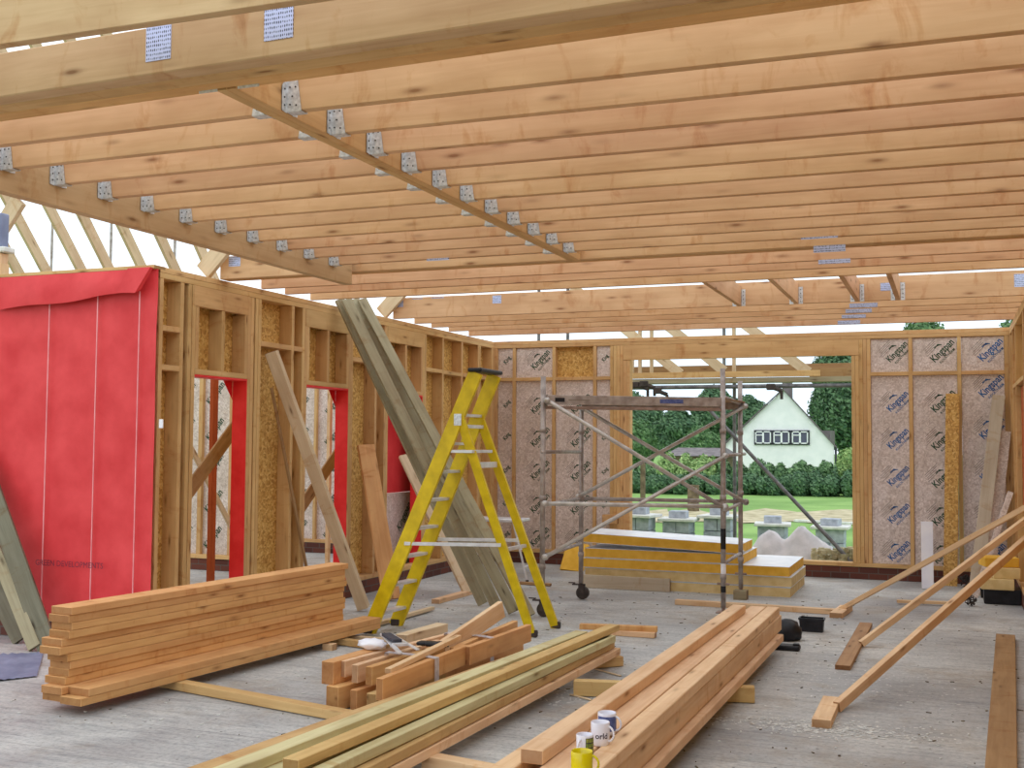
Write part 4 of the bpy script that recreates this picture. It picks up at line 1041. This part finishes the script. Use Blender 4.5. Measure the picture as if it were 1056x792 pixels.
crate('black tub on the floor below the foam offcuts at the right wall', 1011, 1026, 617, 607)
def bag(label, x, y, sx, sy, sz):
    bm = bmesh.new(); bmesh.ops.create_icosphere(bm, subdivisions=3, radius=1)
    for v in bm.verts:
        v.co = V((v.co.x * sx, v.co.y * sy, max(-.6, v.co.z) * sz)) * (1 + .18 * noise.noise(v.co * 2.5))
        v.co.z += sz * .6
    o = obj('tool_bag', bm, M['black'], None, Matrix.Translation(at(x, y, 'z', 0)), True); return tag(o, label, 'bag')
bag('black tool bag on the floor behind the far end of the pink pile', 813, 660, .11, .12, .11)
bm = bmesh.new(); addbox(bm, (0, 0, .02), (.2, .12, .04), bev=.01); addbox(bm, (.07, 0, .045), (.05, .05, .02), bev=.005)
tag(obj('saw_case', bm, M['black'], None, Matrix.Translation(at(812, 670, 'z', 0))), 'flat black tool case on the floor beside the pink pile', 'case')
# right corner clutter
def upright(name, p0, p1, w, h, mat, label, Yf, cat='board', zf=0, up=(0, 1, 0)):
    A = at(*p0, 'z', zf); B = at(*p1, 'y', Yf); return tag(beam(name, A, B, w, h, M[mat], up=up, bev=.003), label, cat)
A = at(980, 603, 'z', 0); B = at(982.5, 406, 'y', D - .05)
tag(beam('osb_strip', V((A.x, D - .25, .0)), V((B.x, D - .04, B.z)), .155, .018, M['osb'], up=(0, 1, 0)), 'tall chipboard strip leaning against the back wall right of the opening', 'board')
A = at(958, 600, 'z', 0); bm = bmesh.new()
tag(beam('polystyrene_strip', V((A.x, 13.9, 0)), V((at(956, 538, 'y', 14.1).x, 14.0, at(956, 538, 'y', 14.0).z)), .13, .06, M['white_plastic'], up=(0, 1, 0)), 'white polystyrene strip leaning near the base of the back wall', 'strip')
tag(beam('leaning_offcut', V((at(1005, 600, 'y', 13.6).x, 13.5, 0)), at(1030, 408, 'y', D - .06), .14, .03, M['greyboard'], up=(0, 1, 0)), 'long pale plank leaning slantwise in the right corner', 'plank')
tag(beam('foil_offcut', V((at(1015, 600, 'y', 13.8).x, 13.8, 0)), at(1034, 445, 'y', D - .1), .18, .05, M['foil'], up=(0, 1, 0)), 'silver foil offcut leaning in the right corner behind the pale plank', 'offcut')
tag(beam('foil_offcut', V((at(1005, 605, 'y', 13.3).x, 13.3, .0)), at(1042, 508, 'y', 13.9), .06, .05, M['foil'], up=(0, 1, 0)), 'narrow silver offcut leaning lowest in the right corner', 'offcut')
cX = at(1028, 612, 'y', 13.0).x
for k, (dx, y0, z0, w, d_, h_, m_, l) in enumerate(((.0, 12.9, .16, .32, .3, .11, 'pir_pale', 'pale foam offcut at the bottom of the pile in the right corner'), (.08, 12.95, .272, .26, .28, .11, 'pir_pale', 'pale foam offcut in the middle of the pile in the right corner'), (.02, 13.0, .384, .34, .3, .1, 'pir', 'yellow foam offcut on top of the pile in the right corner'))):
    bm = bmesh.new(); addbox(bm, (0, 0, 0), (w, d_, h_), bev=.006)
    tag(obj('foam_offcut', bm, M[m_], None, Matrix.Translation(V((cX + dx, y0, z0 + h_ / 2))) @ Matrix.Rotation(.1 * k, 4, 'Z')), l, 'offcut', 'foam offcuts piled in the right corner')
bm = bmesh.new(); addbox(bm, (cX + .05, 12.98, .08), (.36, .3, .157), bev=.01); tag(obj('storage_box', bm, M['black']), 'dark box carrying the pile of foam offcuts in the right corner', 'box')
random.seed(11)
for n, (x, y, s) in enumerate(((996, 606, .075), (1001, 625, .06))):
    bm = bmesh.new()
    for k in range(26):
        a = V((random.gauss(0, 1), random.gauss(0, 1), random.gauss(0, 1))).normalized() * s
        b_ = V((random.gauss(0, 1), random.gauss(0, 1), random.gauss(0, 1))).normalized() * s
        addcyl(bm, a + V((0, 0, s)), b_ + V((0, 0, s)), .006, n=6)
    bmesh.ops.translate(bm, vec=(0, 0, .004), verts=bm.verts[:])
    tag(obj('tangled_strap', bm, M['rubber'], None, Matrix.Translation(at(x, y, 'z', 0))), ('tangle of dark strapping on the floor by the leaning plank', 'smaller tangle of dark strapping nearer the viewer by the prop')[n], 'strapping')
# shavings and chips
bm = bmesh.new(); random.seed(5)
for k in range(900):
    x = random.uniform(-5.6, .5); y = random.uniform(5.2, 13.2); s = random.uniform(.003, .011)
    T = Matrix.Translation(V((x, y, .003))) @ Matrix.Rotation(random.uniform(0, PI), 4, 'Z')
    vs = addbox(bm, (0, 0, 0), (s * random.uniform(1, 3.5), s, .004), T, mi=0 if random.random() < .6 else 1)
tag(obj('wood_chips', bm, [M['slab'], M['bark']]), 'scattered wood chips and shavings over the grey floor', 'wood chips', kind='stuff')
bm = bmesh.new()
for cx_, cy_, rx_, ry_, n_ in ((at(850, 752, 'z', 0).x, 6.85, .34, .1, 900), (at(605, 716, 'z', 0).x, at(605, 716, 'z', 0).y, .25, .2, 260), (at(850, 690, 'z', 0).x + .2, 8.3, .5, .35, 260)):
    for k in range(n_):
        x = random.gauss(cx_, rx_); y = random.gauss(cy_, ry_); s = random.uniform(.002, .007)
        T = Matrix.Translation(V((x, y, .002))) @ Matrix.Rotation(random.uniform(0, PI), 4, 'Z')
        quad(bm, [T @ V(q) for q in ((-s * 2, -s, 0), (s * 2, -s, 0), (s * 2, s, .001), (-s * 2, s, .001))])
tag(obj('sawdust', bm, M['slab']), 'pale sawdust drifts on the floor by the foot of the nearest prop', 'sawdust', kind='stuff')
for n, (a, b_, l) in enumerate((((555, 710), (567, 712), 'pale splinter on the floor beside the bearer'), ((588, 716), (610, 722), 'pale wood splinter near the end of the brown bearer'), ((614, 690), (640, 697), 'long thin splinter between the two near piles'))):
    tag(beam('splinter', at(*a, 'z', .006), at(*b_, 'z', .006), .02, .008, M['pale']), l, 'splinter')

# ================================================================== OUTSIDE
# eaves timbers and scaffold beyond the opening
Yo = 16.3
def ob(name, a, b_, Y, th_, label, mat, cat='timber', dep=.05):
    A = at(*a, 'y', Y); B = at(*b_, 'y', Y); z = (A.z + B.z) / 2; A.z = z; B.z = z
    return tag(beam(name, A, B, dep, th_, M[mat]), label, cat)
ob('eaves_beam', (560, 388), (846, 386), Yo, .085, 'orange eaves beam across the top of the opening outside', 'stud')
ob('eaves_board', (560, 382), (900, 380.5), Yo + .5, .12, 'dark brown eaves board behind the orange eaves beam', 'brown')
ob('scaffold_board', (560, 394), (900, 392), Yo + .1, .07, 'grey scaffold board edge outside the top of the opening', 'grey', 'board', .23)
ob('scaffold_board', (835, 386), (905, 384), Yo + .25, .16, 'weathered brown scaffold board at the top right of the opening outside', 'brown', 'board', .05)
p = at(560, 401, 'y', Yo); q = at(905, 400, 'y', Yo)
bm = bmesh.new(); addcyl(bm, (p.x, Yo, p.z), (q.x, Yo, p.z), .03); tag(obj('scaffold_tube', bm, M['steel_dark']), 'horizontal grey scaffold tube outside below the scaffold boards', 'tube')
for n, (x, l) in enumerate(((652, 'first thin upright at top left of the opening outside'), (660, 'second thin upright at top left of the opening outside'), (672, 'third thin upright at top left of the opening outside'), (757, 'thin upright above the eaves beam by the scaffold pole'))):
    A = at(x, 388, 'y', Yo + .1); tag(beam('upright', A, A + V((0, 0, 1.2)), .045, .06, M['pale'], up=(0, 1, 0)), l, 'upright')
for n, (a, b_, l) in enumerate((((645, 340), (702, 386), 'left slanting rafter outside above the opening'), ((697, 343), (747, 383), 'middle slanting rafter outside above the opening'), ((775, 340), (834, 384), 'right slanting rafter outside above the opening'))):
    A = at(*b_, 'y', Yo); B = at(*a, 'y', Yo); B = A + (B - A) * 2.0
    tag(beam('eaves_rafter', A, B, .045, .14, M['pale'], up=(0, 0, 1)), l, 'rafter')
for n, (x, Y, l) in enumerate(((757.5, 16.6, 'dark scaffold pole outside just right of the tower leg'), (747, 17.4, 'thin scaffold pole outside seen above the tower leg'), (585, 17.2, 'thin scaffold pole outside seen over the back wall, leftmost'), (555, 17.2, 'thin pole outside above the left part of the back wall'))):
    p = at(x, 455, 'y', Y); bm = bmesh.new(); addcyl(bm, (p.x, Y, -.45), (p.x, Y, 5.2), .026); tag(obj('scaffold_pole', bm, M['steel_dark']), l, 'pole')
A = at(728, 419, 'y', 16.0); B = at(884, 586, 'y', 15.2)
bm = bmesh.new(); addcyl(bm, A, B, .026); tag(obj('raking_tube', bm, M['steel_dark']), 'dark raking scaffold tube slanting down outside the opening to its right post', 'tube')
# black clips / tangle hanging below scaffold boards
for n, (x0, x1, y0) in enumerate(((664, 675, 396), (655, 668, 397), (678, 688, 403), (795, 806, 399))):
    A = at(x0, y0, 'y', Yo - .1); B = at(x1, y0 + 4, 'y', Yo - .1); bm = bmesh.new()
    addcyl(bm, A, B, .03, n=8); addcyl(bm, B, B - V((0, 0, .12)), .022, n=8); addbox(bm, A, (.12, .08, .09), bev=.01)
    tag(obj('scaffold_coupler', bm, M['rubber']), 'dark scaffold coupler clamped under the outside boards, %s' % ('second from the left', 'leftmost', 'third from the left', 'at the right above the house')[n], 'coupler', 'couplers under the boards')
# concrete block piers
random.seed(21)
for n, (x, yt, yb, l) in enumerate(((659, 533, 565, 'block pier with white slab cap, leftmost in the field outside'), (700, 537, 570, 'block pier with slab cap, second from the left outside'), (742, 534, 565, 'block pier with slab cap just behind the right scaffold leg'),
                                   (797, 542, 575, 'block pier with slab cap behind the grey covered heap'), (857, 545, 580, 'block pier with slab cap behind the raking tube'))):
    Y = 18.6 + .3 * n if n != 3 else 20.0
    c = at(x, yt, 'y', Y); Z_ = c.z
    t = thing('block_pier', l, 'pier', (c.x, Y, -.45), 'block piers in the field')
    hgt = Z_ + .45; w = .46
    nb = max(2, round(hgt / .225)); hh = hgt / nb
    for k in range(nb):
        bm = bmesh.new()
        if k % 2: addbox(bm, (-w / 4, 0, 0), (w / 2 - .008, w, hh - .01), bev=.006); addbox(bm, (w / 4, 0, 0), (w / 2 - .008, w, hh - .01), bev=.006)
        else: addbox(bm, (0, -w / 4, 0), (w, w / 2 - .008, hh - .01), bev=.006); addbox(bm, (0, w / 4, 0), (w, w / 2 - .008, hh - .01), bev=.006)
        obj('block_course', bm, M['block'], t, Matrix.Translation(V((c.x, Y, -.45 + hh * (k + .5)))))
    Mr = Matrix.Translation(V((c.x, Y, Z_))) @ Matrix.Rotation(random.uniform(-.2, .2), 4, 'Z')
    bm = bmesh.new(); addbox(bm, (0, 0, .025), (.62, .6, .05), bev=.008); obj('slab_cap', bm, M['slab'], t, Mr)
    bm = bmesh.new(); addbox(bm, (.0, 0, .11), (.3, .26, .12), bev=.01); obj('top_block', bm, M['block'], t, Mr @ Matrix.Rotation(random.uniform(-.3, .3), 4, 'Z'))
# covered heap just outside
bm = bmesh.new(); nn = 40; c0 = at(812, 560, 'y', 15.9); gr = []
for i in range(nn + 1):
    row = []
    for j in range(nn + 1):
        u = i / nn * 2 - 1; v = j / nn * 2 - 1
        x = c0.x + u * .9; y = 16.0 + v * .7
        hgt = 1.0 * math.exp(-abs((u + .28) / .5) ** 1.9 - (v / .6) ** 2) + .78 * math.exp(-((u - .46) / .42) ** 4 - (v / .6) ** 2)
        z = -.55 + hgt + .07 * noise.noise(V((x * 4, y * 4, 0))) + .06 * abs(noise.noise(V((x * 14, y * 6, 4))))
        row.append(bm.verts.new((x, y, z)))
    gr.append(row)
for i in range(nn):
    for j in range(nn): bm.faces.new((gr[i][j], gr[i + 1][j], gr[i + 1][j + 1], gr[i][j + 1]))
tag(obj('covered_heap', bm, M['tarp'], smooth=True), 'pale grey sheeted heap of material just outside the opening', 'heap')
bm = bmesh.new(); random.seed(2)
for k in range(160):
    p = at(random.uniform(838, 885), random.uniform(566, 582), 'y', random.uniform(15.2, 15.9)); s = random.uniform(.02, .06)
    addbox(bm, p, (s * 1.5, s, s), Matrix.Translation(p) @ Matrix.Rotation(random.uniform(0, 3), 4, 'Z') @ Matrix.Translation(-p))
addbox(bm, (at(860, 580, 'y', 15.5).x, 15.55, -.2), (1.1, .9, .5))
tag(obj('rubble', bm, M['sand']), 'heap of pale rubble outside the foot of the raking tube', 'rubble', kind='stuff')
for n, (x, yt) in enumerate(((663, 478), (715, 500))):
    p = at(x, yt, 'y', 34); bm = bmesh.new(); addbox(bm, (p.x, 34, (p.z - .45) / 2), (.14 + .2 * n, .12, p.z + .45), bev=.01)
    tag(obj('fence_post', bm, M['bark']), ('slim wooden post in the field before the hedge at left', 'thick wooden post in the field before the hedge')[n], 'post')
p = at(820, 538, 'z', -.44); q = at(880, 541, 'z', -.44)
tag(beam('field_plank', p, q, .2, .06, M['slab'], oz=.5), 'long white plank lying on the grass near the sandy strip', 'plank')
# house
def house():
    Y = 66.0
    ap = at(808, 402, 'y', Y); le = at(748, 460, 'y', Y); re_ = at(860, 457, 'y', Y)
    le.z = re_.z = (le.z + re_.z) / 2
    gz = -.45
    t = thing('house', 'white gabled cottage with a row of three upper windows beyond the hedge', 'house', (ap.x, Y, gz))
    bm = bmesh.new(); dp = 9
    pts = [(le.x, gz), (re_.x, gz), (re_.x, re_.z), (ap.x, ap.z), (le.x, le.z)]
    f = [bm.verts.new((x, Y, z)) for x, z in pts]; b_ = [bm.verts.new((x - .185 * dp, Y + dp, z)) for x, z in pts]
    bm.faces.new(f); bm.faces.new(b_[::-1])
    for k in range(5): bm.faces.new((f[k], f[(k + 1) % 5], b_[(k + 1) % 5], b_[k]))
    obj('walls', bm, M['render'], t)
    for a, s in ((le, -1), (re_, 1)):
        d = (V((a.x, 0, a.z)) - V((ap.x, 0, ap.z))); e = V((ap.x, 0, ap.z)) + d * 1.05
        bm = bmesh.new(); nrm = V((-d.z, 0, d.x)).normalized() * .07
        if nrm.z < 0: nrm = -nrm
        for (p_, q_) in ((Y - .2, Y + dp + .2),):
            sk = -.185 * (q_ - p_); v = [V((ap.x, p_, ap.z)), V((e.x, p_, e.z)), V((e.x + sk, q_, e.z)), V((ap.x + sk, q_, ap.z))]
            lo = [bm.verts.new(x) for x in v]; hi = [bm.verts.new(x + nrm) for x in v]
            bm.faces.new(lo); bm.faces.new(hi[::-1])
            for k in range(4): bm.faces.new((lo[k], lo[(k + 1) % 4], hi[(k + 1) % 4], hi[k]))
        obj('roof', bm, M['tile'], t)
    a = at(778, 443.5, 'y', Y); c = at(835, 459, 'y', Y); w = (c.x - a.x); hz = a.z - c.z
    bm = bmesh.new(); addbox(bm, (a.x + w / 2, Y - .05, c.z + hz / 2), (w, .1, hz)); obj('window_surround', bm, M['timber_dark'], t)
    for k in range(3):
        cx = a.x + w * (k + .5) / 3; ww_ = w / 3 * .86
        bm = bmesh.new(); hh = hz * .84; fr_ = ww_ * .07
        for sx in (-1, 0, 1): addbox(bm, (cx + sx * (ww_ / 2 - fr_ / 2), Y - .14, c.z + hz / 2), (fr_ * (1.6 if sx == 0 else 1), .08, hh))
        for sx in (-1, 1): addbox(bm, (cx, Y - .14, c.z + hz / 2 + sx * (hh / 2 - fr_ / 2)), (ww_, .08, fr_))
        addbox(bm, (cx - ww_ * .25, Y - .14, c.z + hz * .66), (ww_ * .4, .08, fr_ * .8))
        wd = obj('window', bm, M['pvc'], t)
        bm = bmesh.new(); addbox(bm, (cx, Y - .11, c.z + hz / 2), (ww_, .02, hh)); obj('pane', bm, M['glass'], wd)
    bm = bmesh.new(); ch = at(812, 398, 'y', Y + 2); addbox(bm, (ch.x, Y + 2, ap.z - .3), (.55, .55, 1.7), bev=.03); obj('chimney', bm, M['tile'], t)
    # lean-to roof at the right
    r0 = at(846, 441, 'y', Y + 3); r1 = at(864, 456, 'y', Y + 3)
    bm = bmesh.new(); addbox(bm, (r0.x - .1, Y + 5, r1.z + .25), (1.2, 3, .9)); obj('side_roof', bm, M['tile'], t)
    bm = bmesh.new(); addbox(bm, (re_.x + .1, Y - .05, (re_.z + gz) / 2), (.12, .1, re_.z - gz)); obj('downpipe', bm, M['timber_dark'], t)
house()
bm = bmesh.new(); a = at(690, 470, 'y', 58); b_ = at(742, 462, 'y', 58)
addbox(bm, ((a.x + b_.x) / 2, 60, (a.z - .45) / 2), (b_.x - a.x, 4, a.z + .45), mi=1)
v = [bm.verts.new(q) for q in ((a.x - .3, 57.8, a.z), (b_.x + .3, 57.8, a.z), (b_.x, 60, b_.z), (a.x, 60, b_.z), (a.x - .3, 62.2, a.z), (b_.x + .3, 62.2, a.z))]
bm.faces.new(v[:4]); bm.faces.new((v[3], v[2], v[5], v[4])); bm.faces.new((v[0], v[3], v[4])); bm.faces.new((v[1], v[5], v[2]))
tag(obj('shed', bm, [M['tile'], M['bark']]), 'low grey-roofed shed between the trees left of the white house', 'shed')
# vegetation
def foliage(bm, blobs, n, size, seed):
    rnd = random.Random(seed)
    tot = sum(b[3] * b[4] * b[5] for b in blobs)
    for (cx, cy, cz, rx, ry, rz) in blobs:
        k = int(n * (rx * ry * rz) / tot) + 20
        for _ in range(k):
            d = V((rnd.gauss(0, 1), rnd.gauss(0, 1), rnd.gauss(0, 1))).normalized()
            r = rnd.uniform(.8, 1.1)
            p = V((cx + d.x * rx * r, cy + d.y * ry * r, cz + d.z * rz * r))
            s = size * rnd.uniform(.6, 1.3)
            nrm = (d + V((rnd.gauss(0, .5), rnd.gauss(0, .5), rnd.gauss(0, .5)))).normalized()
            u = nrm.cross(V((rnd.random(), rnd.random(), rnd.random()))).normalized(); w = nrm.cross(u)
            bm.faces.new([bm.verts.new(p + a * u * s + b * w * s * .6) for a, b in ((-1, 0), (-.2, -.8), (1, 0), (.1, .8))])
def tree(x0, x1, ytop, Y, label, leaf='leaf_dark', n=3500, seed=1, size=.3, zlow=None, cat='tree', name='tree', group='trees beyond the field'):
    rnd = random.Random(seed)
    a = at(x0, 460, 'y', Y); b_ = at(x1, 460, 'y', Y); tp = at((x0 + x1) / 2, ytop, 'y', Y)
    cx = (a.x + b_.x) / 2; R = (b_.x - a.x) / 2; ht = tp.z + .45
    t = thing(name, label, cat, (cx, Y, -.45), group)
    bm = bmesh.new(); addcyl(bm, (cx, Y, -.45), (cx, Y, -.45 + ht * .6), R * .09 + .06, R * .05 + .03, 8)
    for k in range(4):
        an = rnd.uniform(0, 2 * PI); addcyl(bm, (cx, Y, ht * .3), (cx + R * .5 * math.cos(an), Y + R * .5 * math.sin(an), ht * .6), .08, .04, 6)
    obj('trunk', bm, M['bark'], t)
    zc = -.45 + ht * .55; rz = ht * .45
    blobs = [(cx, Y, zc, R * .72, R * .72, rz * .85)]
    for k in range(13):
        an = rnd.uniform(0, 2 * PI); el = rnd.uniform(-.7, .9); rr = rnd.uniform(.25, .42)
        blobs.append((cx + R * .62 * math.cos(an) * math.cos(el), Y + R * .62 * math.sin(an) * math.cos(el), zc + rz * .62 * math.sin(el), R * rr, R * rr, max(rz * rr * .9, .4)))
    blobs.append((cx, Y, -.45 + ht - rz * .3, R * .4, R * .4, rz * .3))
    bm = bmesh.new(); foliage(bm, blobs, n, size, seed)
    # inner mass so that the crown is not see-through
    obj('crown', bm, M[leaf], t)
    bm = bmesh.new()
    for (x, y, z, rx, ry, rz_) in blobs: bmesh.ops.create_icosphere(bm, subdivisions=2, radius=1, matrix=Matrix.Translation(V((x, y, z))) @ Matrix.Diagonal((rx * .78, ry * .78, rz_ * .78, 1)))
    obj('inner_foliage', bm, M[leaf], t)
TL = [(600, 690, 402, 95, 'dark tree at the left end of the tree line beyond the field', 'leaf_dark'), (668, 728, 422, 90, 'bluish-green tree second from the left beyond the field', 'leaf_dark'),
      (705, 770, 398, 100, 'tall tree behind the shed left of the white house', 'leaf_dark'), (742, 800, 408, 110, 'tree directly behind the left slope of the house roof', 'leaf_dark'),
      (700, 745, 440, 80, 'round mid-green tree in front of the others, left of the scaffold pole', 'leaf'), (640, 680, 434, 78, 'mid-green tree beside the left post of the opening', 'leaf'),
      (836, 930, 368, 86, 'big dark green tree right of the white house', 'leaf_dark'), (832, 905, 350, 102, 'taller tree behind the big one right of the house', 'leaf_dark'), (900, 1010, 326, 84, 'tall tree seen over the right part of the back wall', 'leaf'), (1000, 1110, 322, 84, 'tall tree at the far right seen over the back wall', 'leaf'),
      (860, 892, 462, 50, 'small light green tree beside the right post of the opening', 'leaf_light')]
for n, (x0, x1, yt, Y, l, lf) in enumerate(TL):
    tree(x0, x1, yt, Y, l, lf, 13000 if n != 10 else 3500, 40 + n, .2 if n != 10 else .11)
def hedge(x0, x1, ytop, Y, label, leaf, seed, size=.085, n=7000):
    rnd = random.Random(seed)
    a = at(x0, 480, 'y', Y); b_ = at(x1, 480, 'y', Y); z = at((x0 + x1) / 2, ytop, 'y', Y).z; w = b_.x - a.x; ht = z + .45
    t = thing('hedge_bush', label, 'bush', ((a.x + b_.x) / 2, Y, -.45), 'bushes of the hedge')
    blobs = [(a.x + w * (k + .5) / 7 + rnd.uniform(-.2, .2), Y + rnd.uniform(-.4, .4), -.45 + ht * .42 + rnd.uniform(-.12, .1) * ht, w / 9 * rnd.uniform(.8, 1.3), 1.0, ht * rnd.uniform(.42, .56)) for k in range(7)]
    bm = bmesh.new(); foliage(bm, blobs, n, size, seed); obj('foliage', bm, M[leaf], t)
    bm = bmesh.new()
    for (x, y, z_, rx, ry, rz_) in blobs: bmesh.ops.create_icosphere(bm, subdivisions=2, radius=1, matrix=Matrix.Translation(V((x, y, z_))) @ Matrix.Diagonal((rx * .8, ry * .8, rz_ * .8, 1)))
    obj('inner_foliage', bm, M[leaf], t)
for n, (x0, x1, yt, Y, l, lf) in enumerate(((630, 690, 478, 52, 'leafy bush of the hedge nearest the left post of the opening', 'leaf'), (682, 735, 468, 51, 'lighter bush of the hedge in the middle left of the opening', 'leaf_light'),
        (655, 740, 486, 47, 'dark low bush in front of the hedge at left', 'leaf_dark'), (728, 790, 474, 52, 'bush of the hedge behind the scaffold poles', 'leaf'), (772, 830, 477, 51, 'bush of the hedge in front of the left half of the house', 'leaf'),
        (815, 870, 476, 52, 'bush of the hedge in front of the right half of the house', 'leaf'), (860, 915, 478, 51, 'bush of the hedge at the right post of the opening', 'leaf_dark'), (745, 830, 488, 48, 'dark low bush in front of the hedge before the house', 'leaf_dark'), (822, 900, 486, 48, 'dark low bush in front of the hedge at right', 'leaf_dark'))):
    hedge(x0, x1, yt, Y, l, lf, 80 + n)

# ================================================================== LIGHT, CAMERA
w = bpy.data.worlds.new('overcast'); bpy.context.scene.world = w; w.use_nodes = True
nt = w.node_tree; bg = nt.nodes['Background']
tc = N(nt, 'ShaderNodeTexCoord'); nz_ = N(nt, 'ShaderNodeTexNoise', Scale=2.2, Detail=5.0); nt.links.new(tc.outputs['Generated'], nz_.inputs['Vector'])
nt.links.new(ramp(nt, nz_.outputs['Fac'], [(.35, (.72, .88, 1.0, 1)), (.6, (1, 1, 1, 1))]), bg.inputs[0])
bg.inputs[1].default_value = 2.0
sd = bpy.data.lights.new('hazy_sun', 'SUN'); sd.energy = .25; sd.angle = math.radians(40); sd.color = (1, .97, .93)
so = bpy.data.objects.new('hazy_sun', sd); C.objects.link(so); so.rotation_euler = (math.radians(42), 0, math.radians(-25))

cd = bpy.data.cameras.new('camera'); cd.sensor_width = 36; cd.sensor_fit = 'HORIZONTAL'; cd.lens = F / 1056 * 36; cd.clip_end = 600; cd.clip_start = .05
cam = bpy.data.objects.new('camera', cd); C.objects.link(cam)
Rt = CM  # world (X, down, fwd) -> camera (right, down, forward)
def wv(v): return V((v[0], v[2], -v[1]))
right = wv(Rt.transposed() @ V((1, 0, 0))); up_ = wv(Rt.transposed() @ V((0, -1, 0))); fw = wv(Rt.transposed() @ V((0, 0, 1)))
Mw = Matrix(((right.x, up_.x, -fw.x, 0), (right.y, up_.y, -fw.y, 0), (right.z, up_.z, -fw.z, H), (0, 0, 0, 1)))
cam.matrix_world = Mw
sc = bpy.context.scene; sc.camera = cam
sc.view_settings.view_transform = 'Standard'; sc.view_settings.look = 'None'; sc.view_settings.exposure = -.45; sc.view_settings.gamma = 1
sc.view_settings.use_curve_mapping = False
